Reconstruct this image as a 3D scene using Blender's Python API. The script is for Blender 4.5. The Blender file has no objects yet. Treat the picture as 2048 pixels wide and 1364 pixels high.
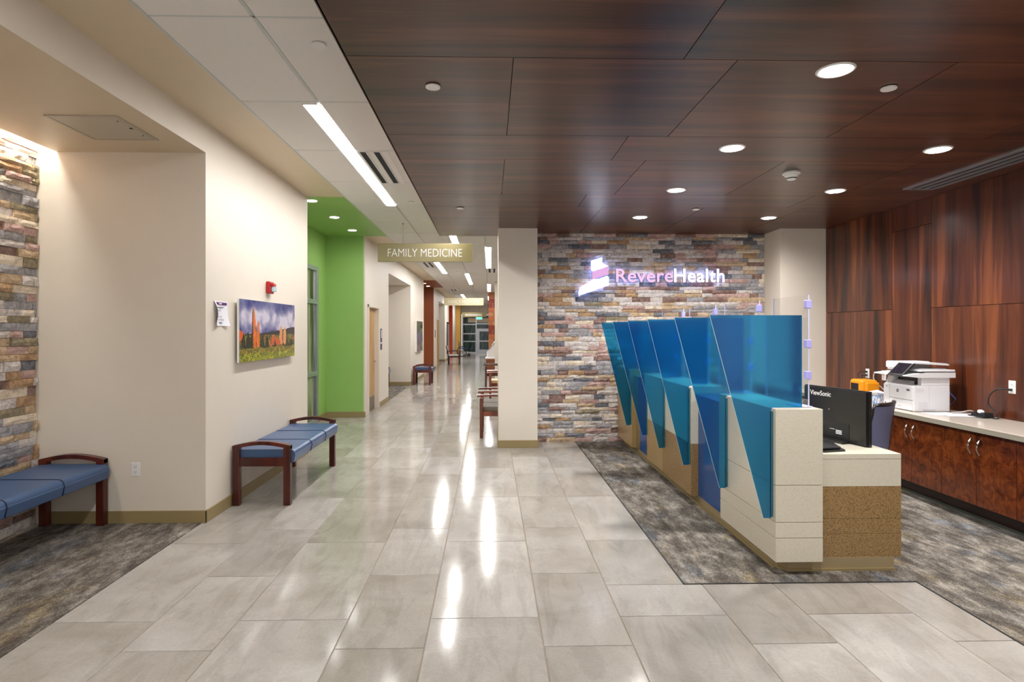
import bpy, bmesh, math, random
from mathutils import Vector, Matrix
R = random.Random(7)
scene = bpy.context.scene
COL = scene.collection

# ------------------------------------------------------------------ camera
F, TH, EYE = 1190.0, math.radians(1.35), 1.62
PXC, PYC = 980 + F * math.tan(TH), 660.0
cam = bpy.data.cameras.new('camera')
cam.sensor_width = 36.0
cam.lens = F / 2048 * 36.0
cam.shift_x = (1024 - PXC) / 2048
cam.shift_y = (PYC - 682) / 2048
cam.clip_start = 0.05
cam_o = bpy.data.objects.new('camera', cam)
cam_o.location = (0, 0, EYE)
cam_o.rotation_euler = (math.pi / 2, 0, -TH)
COL.objects.link(cam_o)
scene.camera = cam_o

# ------------------------------------------------------------------ world, exposure
world = bpy.data.worlds.new('world')
scene.world = world
world.use_nodes = True
world.node_tree.nodes['Background'].inputs[0].default_value = (1.0, 0.97, 0.93, 1)
world.node_tree.nodes['Background'].inputs[1].default_value = 0.80
vs = scene.view_settings
vs.view_transform = 'Standard'
vs.look = 'None'
vs.exposure = 0.5
vs.gamma = 1.0
vs.use_curve_mapping = False
LINEAR_E, DOWN_E, SPOT_W = 44.0, 13.0, 145.0
SIGN_E = 3.0

def ray(x, y):
    a, b = (x - PXC) / F, (PYC - y) / F
    s, c = math.sin(TH), math.cos(TH)
    return (s + a * c, c - a * s, b)
def onX(x, y, X):
    d = ray(x, y); t = X / d[0]; return (X, d[1] * t, EYE + d[2] * t)
def onY(x, y, Y):
    d = ray(x, y); t = Y / d[1]; return (d[0] * t, Y, EYE + d[2] * t)
def onZ(x, y, Z):
    d = ray(x, y); t = (Z - EYE) / d[2]; return (d[0] * t, d[1] * t, Z)

# ------------------------------------------------------------------ materials
def srgb(r, g, b):
    f = lambda v: (v / 255 / 12.92) if v / 255 <= 0.04045 else ((v / 255 + 0.055) / 1.055) ** 2.4
    return (f(r), f(g), f(b), 1.0)

class NT:
    def __init__(s, name):
        s.m = bpy.data.materials.new(name); s.m.use_nodes = True
        s.t = s.m.node_tree; s.b = s.t.nodes['Principled BSDF']; s.out = s.t.nodes['Material Output']
    def n(s, typ, **kw):
        nd = s.t.nodes.new(typ)
        for k, v in kw.items():
            if k.startswith('i_'):
                key = k[2:]
                nd.inputs[int(key) if key.isdigit() else key.replace('_', ' ')].default_value = v
            else: setattr(nd, k, v)
        return nd
    def l(s, a, ao, b, bi):
        s.t.links.new(a.outputs[ao], b.inputs[bi])
    def pos(s, scale=(1, 1, 1), rnd=0.0, rot=(0, 0, 0)):
        g = s.n('ShaderNodeNewGeometry'); mp = s.n('ShaderNodeMapping')
        mp.inputs['Scale'].default_value = scale; mp.inputs['Rotation'].default_value = rot
        s.l(g, 'Position', mp, 'Vector')
        if rnd:
            oi = s.n('ShaderNodeObjectInfo'); mu = s.n('ShaderNodeMath', operation='MULTIPLY', i_1=rnd)
            s.l(oi, 'Random', mu, 0); cb = s.n('ShaderNodeCombineXYZ')
            s.l(mu, 0, cb, 0); s.l(mu, 0, cb, 1); s.l(mu, 0, cb, 2); s.l(cb, 0, mp, 'Location')
        return mp
    def noise(s, vec, scale=5.0, detail=3.0, rough=0.5, dist=0.0):
        nz = s.n('ShaderNodeTexNoise'); nz.inputs['Scale'].default_value = scale
        nz.inputs['Detail'].default_value = detail; nz.inputs['Roughness'].default_value = rough
        nz.inputs['Distortion'].default_value = dist
        s.l(vec, 0, nz, 'Vector'); return nz
    def ramp(s, src, so, stops, interp='LINEAR'):
        r = s.n('ShaderNodeValToRGB'); cr = r.color_ramp; cr.interpolation = interp
        while len(cr.elements) < len(stops): cr.elements.new(0.5)
        for e, (p, c) in zip(cr.elements, stops):
            e.position = p; e.color = c if len(c) == 4 else (*c, 1)
        s.l(src, so, r, 0); return r
    def mix(s, a, b, fac, typ='MIX'):
        m = s.n('ShaderNodeMix', data_type='RGBA', blend_type=typ)
        for v, i in ((a, 6), (b, 7), (fac, 0)):
            if isinstance(v, tuple) and hasattr(v[0], 'outputs'): s.l(v[0], v[1], m, i)
            elif isinstance(v, tuple): m.inputs[i].default_value = v
            else: m.inputs[i].default_value = v
        return (m, 2)
    def col(s, c):
        if isinstance(c, tuple) and hasattr(c[0], 'outputs'): s.l(c[0], c[1], s.b, 'Base Color')
        else: s.b.inputs['Base Color'].default_value = c
    def bump(s, src, so, strength=0.2, dist=0.01):
        b = s.n('ShaderNodeBump'); b.inputs['Strength'].default_value = strength; b.inputs['Distance'].default_value = dist
        s.l(src, so, b, 'Height'); s.l(b, 0, s.b, 'Normal')
    def set(s, **kw):
        for k, v in kw.items(): s.b.inputs[k.replace('_', ' ')].default_value = v
        return s

def scl(c, k): return (min(c[0] * k, 1), min(c[1] * k, 1), min(c[2] * k, 1), 1)

def plain(name, c, rough=0.5, metal=0.0, var=0.08, scale=6.0, bump=0.0, bscale=200.0, **kw):
    t = NT(name); p = t.pos()
    nz = t.noise(p, scale, 3)
    t.col(t.mix(scl(c, 1 - var), scl(c, 1 + var), (nz, 0)))
    t.set(Roughness=rough, Metallic=metal, **kw)
    if bump:
        t.bump(t.noise(p, bscale, 2), 0, bump, 0.002)
    return t.m

def emit(name, c, e):
    t = NT(name); p = t.pos(); nz = t.noise(p, 3, 1)
    t.col((0.12, 0.12, 0.12, 1))
    mx = t.mix(scl(c, 0.97), c, (nz, 0)); t.l(mx[0], mx[1], t.b, 'Emission Color')
    t.set(Emission_Strength=e)
    return t.m

def wood(name, dark, mid, light, along, fine=34.0, rough=0.28, rnd=37.0, coat=0.3, figure=1.0):
    """straight-grained veneer: streaks run along one axis, with cathedral figure"""
    t = NT(name)
    s1 = [9.0, 9.0, 9.0]; s1['xyz'.index(along)] = 0.55
    s2 = [fine * 3] * 3; s2['xyz'.index(along)] = 2.2
    p1 = t.pos(tuple(s1), rnd); p2 = t.pos(tuple(s2), rnd)
    n1 = t.noise(p1, 0.75, 3, 0.55, 0.4); n2 = t.noise(p2, 1.0, 3, 0.6)
    wv = t.n('ShaderNodeMath', operation='MULTIPLY', i_1=9.0 * figure); t.l(n1, 0, wv, 0)
    fr = t.n('ShaderNodeMath', operation='PINGPONG', i_1=1.0); t.l(wv, 0, fr, 0)
    r1 = t.ramp(n1, 0, [(0.33, dark), (0.5, mid), (0.68, light)])
    r2 = t.ramp(fr, 0, [(0.0, (0.62, 0.62, 0.62)), (0.35, (1, 1, 1)), (1.0, (1, 1, 1))])
    r3 = t.ramp(n2, 0, [(0.3, (0.72, 0.72, 0.72)), (0.7, (1.12, 1.12, 1.12))])
    a = t.mix((r1, 0), (r2, 0), 0.75, 'MULTIPLY'); b = t.mix(a, (r3, 0), 0.9, 'MULTIPLY')
    t.col(b); t.set(Roughness=rough, Coat_Weight=coat, Coat_Roughness=0.18, Specular_IOR_Level=0.42)
    t.bump(n2, 0, 0.08, 0.002)
    return t.m

M = {}
M['cream'] = plain('cream_paint', (0.74, 0.675, 0.585, 1), 0.5, var=0.02, bump=0.12, bscale=260)
M['cream_side'] = M['cream']
M['soffit'] = plain('tan_ceiling_paint', (0.66, 0.545, 0.385, 1), 0.42, var=0.02, bump=0.1)
M['green'] = plain('green_paint', (0.30, 0.52, 0.135, 1), 0.5, var=0.03, bump=0.1)
M['brownpaint'] = plain('brown_paint', srgb(140, 72, 30), 0.5, var=0.05)
M['orangepaint'] = plain('orange_paint', srgb(205, 82, 28), 0.5, var=0.05)
M['yellowpaint'] = plain('yellow_paint', srgb(225, 175, 80), 0.5, var=0.05)
M['base'] = plain('olive_vinyl_base', srgb(150, 132, 92), 0.45, var=0.04)
M['grout'] = plain('grout', srgb(146, 132, 116), 0.8)
M['ctile'] = plain('ceiling_tile_board', (0.80, 0.78, 0.74, 1), 0.85, var=0.03, scale=60, bump=0.25, bscale=420)
M['tee'] = plain('grid_metal', srgb(196, 203, 200), 0.45)
M['whiteplastic'] = plain('white_plastic', (0.8, 0.8, 0.79, 1), 0.35, var=0.02)
M['whitepaint'] = plain('white_enamel', (0.82, 0.81, 0.79, 1), 0.4, var=0.02)
M['printerwhite'] = plain('printer_shell', (0.78, 0.78, 0.80, 1), 0.4, var=0.02)
M['printergrey'] = plain('printer_side', (0.62, 0.60, 0.62, 1), 0.45, var=0.02)
M['black'] = plain('black_plastic', (0.012, 0.012, 0.013, 1), 0.3, var=0.2)
M['blackmatte'] = plain('black_matte', (0.008, 0.008, 0.009, 1), 0.6, var=0.2)
M['slot'] = plain('slot_black', (0.01, 0.012, 0.02, 1), 0.7, var=0.2)
M['alu'] = plain('brushed_aluminium', srgb(190, 196, 204), 0.35, 0.85, var=0.05, scale=40)
M['chrome'] = plain('satin_nickel', srgb(214, 208, 198), 0.22, 1.0, var=0.03)
M['steel'] = plain('kick_plate_steel', srgb(150, 140, 128), 0.4, 0.9, var=0.1, scale=30)
M['greypanel'] = plain('painted_access_door', srgb(186, 178, 160), 0.4, 0.1, var=0.02)
M['red'] = plain('red_enamel', srgb(176, 14, 22), 0.3, var=0.05)
M['clearlens'] = plain('strobe_lens', srgb(190, 214, 224), 0.1, var=0.1, scale=90)
M['paper'] = plain('paper', (0.80, 0.80, 0.86, 1), 0.8, var=0.02)
M['ink'] = plain('ink', srgb(92, 86, 110), 0.8)
M['purple'] = plain('purple_print', srgb(88, 22, 104), 0.7)
M['vinyl'] = plain('blue_vinyl', srgb(62, 88, 126), 0.36, var=0.05, bump=0.18, bscale=320)
M['vinyldark'] = plain('blue_vinyl_piping', srgb(24, 36, 62), 0.4)
M['tanvinyl'] = plain('tan_vinyl', srgb(226, 180, 130), 0.4)
M['greyfabric'] = plain('taupe_fabric', srgb(116, 108, 98), 0.7, var=0.15, scale=120)
M['palefabric'] = plain('pale_fabric', srgb(206, 200, 196), 0.7, var=0.08, scale=120)
M['signgold'] = plain('gold_acrylic', srgb(138, 126, 86), 0.42, 0.1, var=0.05, scale=2)
M['signpale'] = plain('pale_gold_acrylic', srgb(206, 196, 158), 0.3, 0.2, var=0.05, scale=2)
M['signletter'] = plain('white_vinyl_letters', (0.86, 0.86, 0.84, 1), 0.5, var=0.01)
M['wire'] = plain('steel_wire', srgb(150, 150, 146), 0.4, 0.8)
M['rubber'] = plain('rubber', (0.02, 0.02, 0.02, 1), 0.7)
M['counter'] = plain('grey_quartz', srgb(196, 186, 174), 0.14, var=0.05, scale=90)
M['counteredge'] = plain('grey_quartz_edge', srgb(150, 144, 130), 0.3, var=0.05, scale=90)
M['meshback'] = plain('blue_grey_mesh', srgb(112, 118, 150), 0.6, var=0.18, scale=300, bump=0.4, bscale=500)
M['orangebox'] = plain('orange_case', srgb(236, 150, 24), 0.35, var=0.04)
M['bluecable'] = plain('blue_cable', srgb(70, 110, 200), 0.4)
M['greycable'] = plain('grey_cable', srgb(170, 160, 158), 0.5)
M['lilacclip'] = plain('lilac_clip', srgb(176, 172, 236), 0.25, var=0.05)
M['screen'] = plain('printer_screen', (0.015, 0.012, 0.02, 1), 0.12, var=0.9, scale=22)
M['tan_toe'] = plain('toe_kick_tan', srgb(158, 140, 106), 0.35, var=0.04)
M['deskblue'] = plain('blue_laminate', srgb(8, 74, 140), 0.2, var=0.06)
M['desktan'] = plain('tan_laminate', srgb(172, 144, 96), 0.3, var=0.12, scale=4)
M['desktandark'] = plain('olive_tan_laminate', srgb(128, 112, 76), 0.35, var=0.05)
M['tealstrip'] = plain('teal_strip', srgb(36, 104, 122), 0.3)
M['darktoe'] = plain('dark_toe_kick', srgb(46, 22, 12), 0.4, var=0.1)
M['vinylstrip'] = plain('grey_vinyl_cove', srgb(98, 104, 92), 0.5, var=0.05)
M['maple'] = wood('maple_door', srgb(190, 140, 76), srgb(206, 158, 92), srgb(218, 174, 110), 'z', rough=0.4)
M['cherry'] = wood('cherry_frame', srgb(52, 14, 8), srgb(84, 28, 15), srgb(112, 44, 24), 'z', 40, 0.32, 11.0)
M['cherry_mid'] = wood('cherry_chair', srgb(98, 44, 24), srgb(128, 62, 36), srgb(150, 78, 48), 'z', 40, 0.35, 11.0)
M['cherry_dark'] = wood('dark_chair_wood', srgb(48, 20, 12), srgb(70, 32, 20), srgb(92, 46, 30), 'z', 40, 0.35, 11.0)
M['ceilwood'] = wood('ceiling_veneer', srgb(44, 18, 9), srgb(82, 42, 23), srgb(108, 62, 38), 'x', 40, 0.30, 37.0, 0.12, 1.3)
M['wallwood'] = wood('wall_veneer', srgb(40, 15, 7), srgb(88, 41, 20), srgb(132, 72, 37), 'z', 34, 0.30, 37.0, 0.3, 1.2)
M['deskwood'] = wood('reception_wood', srgb(110, 56, 24), srgb(140, 78, 38), srgb(160, 92, 48), 'x', 30, 0.4)
M['lin_e'] = emit('linear_lens', (1.0, 0.98, 0.96, 1), LINEAR_E)
M['down_e'] = emit('downlight_lens', (1.0, 0.98, 0.97, 1), DOWN_E)
M['cove_e'] = emit('cove_led', (1.0, 0.95, 0.86, 1), 28.0)
M['sign_w'] = emit('sign_white', (0.80, 0.88, 1.0, 1), 1.8)
M['sign_p'] = emit('sign_lilac', (0.50, 0.24, 0.50, 1), 1.0)
M['sign_rose'] = emit('sign_rose', (0.66, 0.37, 0.57, 1), 1.0)
M['sign_halo'] = emit('sign_halo_led', (0.40, 0.46, 1.0, 1), 4.0)
M['sign_side'] = plain('sign_shadow_side', srgb(70, 84, 140), 0.4)  # blue-grey puts the shadow on the letter sides into their colour
M['exit_e'] = emit('exit_green', (0.05, 0.75, 0.45, 1), 1.6)

# cabinet burl
t = NT('burl_veneer'); p = t.pos((1, 1, 1), 19.0)
n1 = t.noise(p, 12.0, 6, 0.68, 0.7); n2 = t.noise(t.pos((60, 60, 5), 19.0), 1.0, 2)
r1 = t.ramp(n1, 0, [(0.3, srgb(62, 24, 10)), (0.5, srgb(98, 44, 18)), (0.72, srgb(134, 70, 30))])
r2 = t.ramp(n2, 0, [(0.3, (0.75, 0.75, 0.75)), (0.7, (1.1, 1.1, 1.1))])
t.col(t.mix((r1, 0), (r2, 0), 0.8, 'MULTIPLY')); t.set(Roughness=0.25, Coat_Weight=0.3); M['burl'] = t.m

# floor tile: polished porcelain, diagonal cloudy veins, each tile its own cut
def tilemat(name, k=1.0):
    t = NT(name)
    p = t.pos((1.0, 1.0, 1.0), 53.0); pv = t.pos((1.0, 0.28, 1.0), 53.0, (0, 0, math.radians(-32)))
    nc = t.noise(p, 1.3, 4, 0.6, 0.6); nv = t.noise(pv, 5.0, 5, 0.65, 1.3); nf = t.noise(p, 70, 2)
    cl = t.ramp(nc, 0, [(0.3, scl(srgb(166, 160, 151), k)), (0.55, scl(srgb(186, 181, 174), k)), (0.75, scl(srgb(199, 196, 190), k))])
    vn = t.ramp(nv, 0, [(0.40, (0.86, 0.85, 0.84)), (0.5, (1, 1, 1)), (0.62, (1.0, 1.0, 1.0)), (0.70, (1.13, 1.13, 1.13))])
    fn = t.ramp(nf, 0, [(0.3, (0.93, 0.93, 0.93)), (0.7, (1.05, 1.05, 1.05))])
    a = t.mix((cl, 0), (vn, 0), 0.8, 'MULTIPLY'); a = t.mix(a, (fn, 0), 0.8, 'MULTIPLY')
    oi = t.n('ShaderNodeObjectInfo'); rr = t.ramp(oi, 'Random', [(0, (0.86, 0.84, 0.82)), (1, (1.08, 1.08, 1.09))])
    t.col(t.mix(a, (rr, 0), 1.0, 'MULTIPLY'))
    t.set(Specular_IOR_Level=0.22); rg = t.ramp(nc, 0, [(0.3, (0.13,) * 3), (0.7, (0.09,) * 3)]); t.l(rg, 0, t.b, 'Roughness')
    t.bump(t.noise(p, 5, 3), 0, 0.03, 0.004)
    return t.m
M['tile'] = tilemat('porcelain_tile', 0.81)

# carpet: streaky multicolour loop
def carpetmat(name, rot=0.0):
    t = NT(name)
    p = t.pos((2.2, 0.9, 1), 0, (0, 0, rot)); pf = t.pos((60, 26, 60), 0, (0, 0, rot)); p2 = t.pos((1.1, 0.6, 1), 0, (0, 0, rot))
    n1 = t.noise(p, 4.0, 8, 0.78, 0.0); n2 = t.noise(pf, 3.2, 2, 0.8); n3 = t.noise(p2, 3.0, 4, 0.6)
    add = t.n('ShaderNodeMath', operation='MULTIPLY_ADD', i_1=0.5); t.l(n2, 0, add, 0); t.l(n1, 0, add, 2)
    r = t.ramp(add, 0, [(0.55, srgb(48, 42, 38)), (0.67, srgb(76, 69, 62)), (0.76, srgb(106, 99, 90)), (0.85, srgb(142, 135, 126)), (0.97, srgb(176, 170, 160))])
    cb = t.ramp(n3, 0, [(0.36, (0.60, 0.78, 1.12)), (0.44, (1, 1, 1)), (0.58, (1, 1, 1)), (0.66, (1.10, 0.94, 0.58))])
    t.col(t.mix((r, 0), (cb, 0), 0.65, 'MULTIPLY')); t.set(Roughness=0.95)
    t.bump(n2, 0, 0.7, 0.006)
    return t.m
M['carpet'] = carpetmat('carpet_loop')

# speckled quartz / cork
def speck(name, base, dots, dens, scale, rough=0.3, light=None):
    t = NT(name); p = t.pos()
    v = t.n('ShaderNodeTexVoronoi', feature='F1'); v.inputs['Scale'].default_value = scale; t.l(p, 0, v, 'Vector')
    nz = t.noise(p, scale * 0.9, 2)
    ad = t.n('ShaderNodeMath', operation='MULTIPLY_ADD', i_1=0.6); t.l(nz, 0, ad, 0); t.l(v, 0, ad, 2)
    r = t.ramp(ad, 0, [(dens, dots), (dens + 0.07, base), (0.9, light or base)])
    t.col((r, 0)); t.set(Roughness=rough); return t.m
M['quartz'] = speck('cream_quartz', srgb(206, 198, 178), srgb(172, 162, 138), 0.36, 130, 0.2, srgb(214, 208, 190))
M['cork'] = speck('brown_speckle', srgb(128, 99, 60), srgb(56, 37, 20), 0.50, 140, 0.35, srgb(160, 130, 86))

# stones
def stone(name, a, b, c):
    t = NT(name); p = t.pos((1, 1, 1), 23.0)
    n1 = t.noise(p, 14, 5, 0.7, 1.0); n2 = t.noise(p, 90, 3, 0.7)
    r = t.ramp(n1, 0, [(0.3, a), (0.5, b), (0.72, c)]); r2 = t.ramp(n2, 0, [(0.3, (0.72,) * 3), (0.7, (1.12,) * 3)])
    t.col(t.mix((r, 0), (r2, 0), 0.85, 'MULTIPLY')); t.set(Roughness=0.7); t.bump(n1, 0, 0.8, 0.014); return t.m
STONE = [stone('stone_' + n, tuple(min(1, v * q) for v, q in zip(srgb(*a), (1.2, 1.2, 1.28))) + (1,), tuple(min(1, v * q) for v, q in zip(srgb(*b), (1.3, 1.3, 1.4))) + (1,), tuple(min(1, v * q) for v, q in zip(srgb(*c), (1.3, 1.3, 1.38))) + (1,)) for n, a, b, c in [
    ('pale', (150, 142, 130), (196, 188, 178), (222, 216, 206)),
    ('grey', (112, 110, 106), (150, 148, 146), (182, 180, 180)),
    ('slate', (72, 74, 80), (104, 106, 110), (136, 136, 138)),
    ('tan', (142, 118, 88), (182, 158, 124), (208, 188, 158)),
    ('rust', (128, 98, 70), (166, 134, 98), (196, 168, 128)),
    ('pink', (146, 116, 104), (182, 152, 140), (206, 182, 170)),
    ('brown', (92, 70, 60), (130, 104, 92), (160, 136, 122)),
    ('olive', (96, 88, 68), (132, 122, 96), (164, 152, 124)),
    ('cream', (176, 160, 134), (212, 198, 172), (228, 218, 198))]]
STONE_W = [26, 18, 8, 13, 6, 11, 9, 7, 13]
BRICK = [plain('brick_' + n, srgb(*c), 0.7, var=0.12, scale=40, bump=0.3, bscale=90) for n, c in
         [('red', (138, 58, 40)), ('orange', (176, 100, 56)), ('tan', (186, 122, 76))]]

# frosted blue glass
def fin_glass(name):
    t = NT(name); n = t.n; p = t.pos(); nz = t.noise(p, 240, 2)
    bp = n('ShaderNodeBump'); bp.inputs['Strength'].default_value = 0.25; bp.inputs['Distance'].default_value = 0.002; t.l(nz, 0, bp, 'Height')
    tr = n('ShaderNodeBsdfTranslucent'); tr.inputs['Color'].default_value = (0.02, 0.27, 0.70, 1)
    df = n('ShaderNodeBsdfDiffuse'); df.inputs['Color'].default_value = (0.008, 0.14, 0.42, 1)
    rf = n('ShaderNodeBsdfRefraction'); rf.inputs['Color'].default_value = (0.20, 0.63, 0.80, 1); rf.inputs['Roughness'].default_value = 0.27; rf.inputs['IOR'].default_value = 1.08
    gl = n('ShaderNodeBsdfGlossy'); gl.inputs['Roughness'].default_value = 0.22; gl.inputs['Color'].default_value = (0.85, 0.92, 1, 1)
    for a in (rf, gl): t.l(bp, 0, a, 'Normal')
    m1 = n('ShaderNodeMixShader', i_0=0.5); t.l(tr, 0, m1, 1); t.l(df, 0, m1, 2)
    m2 = n('ShaderNodeMixShader', i_0=0.80); t.l(m1, 0, m2, 1); t.l(rf, 0, m2, 2)
    fr = n('ShaderNodeFresnel', i_0=1.45); m3 = n('ShaderNodeMixShader'); t.l(fr, 0, m3, 0); t.l(m2, 0, m3, 1); t.l(gl, 0, m3, 2)
    t.l(m3, 0, t.out, 'Surface'); return t.m
M['fin'] = fin_glass('frosted_blue_glass')
t = NT('fin_edge'); t.col((0.5, 0.75, 0.85, 1)); t.set(Roughness=0.2); M['finedge'] = t.m
def clear(name, tint, mixf):
    t = NT(name); n = t.n
    tr = n('ShaderNodeBsdfTransparent'); tr.inputs[0].default_value = tint
    gl = n('ShaderNodeBsdfGlossy'); gl.inputs['Roughness'].default_value = 0.04
    fr = n('ShaderNodeFresnel', i_0=1.35); mu = n('ShaderNodeMath', operation='MULTIPLY', i_1=mixf); t.l(fr, 0, mu, 0)
    m = n('ShaderNodeMixShader'); t.l(mu, 0, m, 0); t.l(tr, 0, m, 1); t.l(gl, 0, m, 2); t.l(m, 0, t.out, 'Surface'); return t.m
M['acrylic'] = clear('clear_acrylic', (0.985, 0.985, 0.995, 1), 0.22)
M['glass'] = clear('window_glass', (0.78, 0.86, 0.84, 1), 1.0)
M['acrylic_edge'] = plain('acrylic_edge', srgb(206, 208, 240), 0.2, var=0.02)
# night glass: night reflections painted into the dark pane colour
t = NT('night_glass'); p = t.pos((9, 1, 1.2)); nz = t.noise(p, 1.0, 3)
t.col((t.ramp(nz, 0, [(0.42, (0.01, 0.03, 0.03)), (0.56, (0.03, 0.085, 0.085)), (0.68, (0.10, 0.12, 0.10))]), 0)); t.set(Roughness=0.08); M['night'] = t.m
t = NT('room_glass'); p = t.pos((1, 6, 0.6)); nz = t.noise(p, 1.0, 2)
t.col((t.ramp(nz, 0, [(0.40, (0.01, 0.01, 0.012)), (0.5, (0.10, 0.11, 0.05)), (0.62, (0.30, 0.32, 0.22))]), 0)); t.set(Roughness=0.06); M['roomglass'] = t.m
t = NT('print_vertex'); a = t.n('ShaderNodeVertexColor'); a.layer_name = 'col'; t.col((a, 0)); t.set(Roughness=0.12, Coat_Weight=0.5); M['print'] = t.m
t = NT('wipes_pattern'); p = t.pos(); nz = t.noise(p, 38, 2)
t.col((t.ramp(nz, 0, [(0.38, srgb(70, 120, 200)), (0.47, srgb(150, 190, 226)), (0.55, srgb(236, 232, 226)), (0.62, srgb(230, 150, 60))]), 0)); M['wipes'] = t.m

# ------------------------------------------------------------------ mesh helpers
class MB:
    def __init__(s): s.v = []; s.f = []; s.mi = []; s.sm = []
    def add(s, vs, fs, mi=0, smooth=False):
        o = len(s.v); s.v += [tuple(v) for v in vs]
        for f in fs: s.f.append([i + o for i in f]); s.mi.append(mi); s.sm.append(smooth)
        return s
    def box(s, x0, x1, y0, y1, z0, z1, mi=0):
        v = [(x0, y0, z0), (x1, y0, z0), (x1, y1, z0), (x0, y1, z0), (x0, y0, z1), (x1, y0, z1), (x1, y1, z1), (x0, y1, z1)]
        return s.add(v, [(3, 2, 1, 0), (4, 5, 6, 7), (0, 1, 5, 4), (1, 2, 6, 5), (2, 3, 7, 6), (3, 0, 4, 7)], mi)
    def prism(s, pts, axis, a, b, mi=0, mi_side=None):
        """pts 2-D polygon; axis 'x': pts=(y,z), 'y': pts=(x,z), 'z': pts=(x,y); extruded a..b"""
        def mk(p, d): return {'x': (d, p[0], p[1]), 'y': (p[0], d, p[1]), 'z': (p[0], p[1], d)}[axis]
        n = len(pts); v = [mk(p, a) for p in pts] + [mk(p, b) for p in pts]
        s.add(v, [tuple(range(n - 1, -1, -1)), tuple(range(n, 2 * n))], mi)
        ms = mi if mi_side is None else mi_side
        for i in range(n): s.add([v[i], v[(i + 1) % n], v[n + (i + 1) % n], v[n + i]], [(0, 1, 2, 3)], ms)
        return s
    def tube(s, pts, r, n=8, mi=0, closed=False):
        pts = [Vector(p) for p in pts]; k = len(pts); rings = []
        for i, p in enumerate(pts):
            if closed: d = pts[(i + 1) % k] - pts[i - 1]
            else: d = (pts[min(i + 1, k - 1)] - pts[max(i - 1, 0)])
            d.normalize(); up = Vector((0, 0, 1)) if abs(d.z) < 0.9 else Vector((1, 0, 0))
            a = d.cross(up).normalized(); b = d.cross(a).normalized()
            rr = r[i] if isinstance(r, (list, tuple)) else r
            rings.append([p + (a * math.cos(2 * math.pi * j / n) + b * math.sin(2 * math.pi * j / n)) * rr for j in range(n)])
        vs = [v for rg in rings for v in rg]; fs = []
        for i in range(k if closed else k - 1):
            i2 = (i + 1) % k
            for j in range(n): fs.append((i * n + j, i * n + (j + 1) % n, i2 * n + (j + 1) % n, i2 * n + j))
        if not closed: fs += [tuple(range(n - 1, -1, -1)), tuple((k - 1) * n + j for j in range(n))]
        return s.add(vs, fs, mi, True)
    def lathe(s, prof, c, axis='z', n=24, mi=0):
        """prof: (radius, height) list; axis direction"""
        vs = []; fs = []
        for (r, h) in prof:
            for j in range(n):
                q = 2 * math.pi * j / n; u, w = r * math.cos(q), r * math.sin(q)
                vs.append({'z': (c[0] + u, c[1] + w, c[2] + h), 'x': (c[0] + h, c[1] + u, c[2] + w), 'y': (c[0] + u, c[1] + h, c[2] + w)}[axis])
        k = len(prof)
        for i in range(k - 1):
            for j in range(n): fs.append((i * n + j, i * n + (j + 1) % n, (i + 1) * n + (j + 1) % n, (i + 1) * n + j))
        fs += [tuple(range(n - 1, -1, -1)), tuple((k - 1) * n + j for j in range(n))]
        return s.add(vs, fs, mi, False)
    def mesh(s, name, mats):
        me = bpy.data.meshes.new(name); me.from_pydata(s.v, [], s.f)
        for m in (mats if isinstance(mats, (list, tuple)) else [mats]): me.materials.append(M[m] if isinstance(m, str) else m)
        me.polygons.foreach_set('material_index', s.mi); me.polygons.foreach_set('use_smooth', s.sm)
        bm = bmesh.new(); bm.from_mesh(me); bmesh.ops.recalc_face_normals(bm, faces=bm.faces); bm.to_mesh(me); bm.free()
        me.update(); return me
    def build(s, name, mats, parent=None, bevel=0.0, seg=2):
        return obj(name, s.mesh(name, mats), parent, bevel, seg)

def obj(name, me, parent=None, bevel=0.0, seg=2):
    o = bpy.data.objects.new(name, me); COL.objects.link(o)
    if parent is not None:
        o.parent = parent
        if parent.get('_inv'): o.matrix_parent_inverse = Matrix.Translation(-Vector(parent['_inv']))
    if bevel:
        b = o.modifiers.new('bevel', 'BEVEL'); b.width = bevel; b.segments = seg; b.limit_method = 'ANGLE'
    return o
def bx(name, x0, x1, y0, y1, z0, z1, mats, parent=None, bevel=0.0, seg=2):
    return MB().box(x0, x1, y0, y1, z0, z1).build(name, mats, parent, bevel, seg)
def tag(o, label, cat, group=None):
    o['label'] = label; o['category'] = cat
    if group: o['group'] = group
    return o
def thing(name, label, cat, loc=(0, 0, 0), group=None, local=False):
    """Empty at the thing's base. Unless local, parts are given in world coordinates."""
    o = bpy.data.objects.new(name, None); COL.objects.link(o); o.location = loc; o.empty_display_size = 0.1
    if not local: o['_inv'] = tuple(loc)
    return tag(o, label, cat, group)
def struct(o):
    o['kind'] = 'structure'; return o
def copy_tree(o, parent=None):
    c = o.copy(); COL.objects.link(c)
    if parent is not None: c.parent = parent
    for ch in list(o.children): copy_tree(ch, c)
    return c

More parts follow.
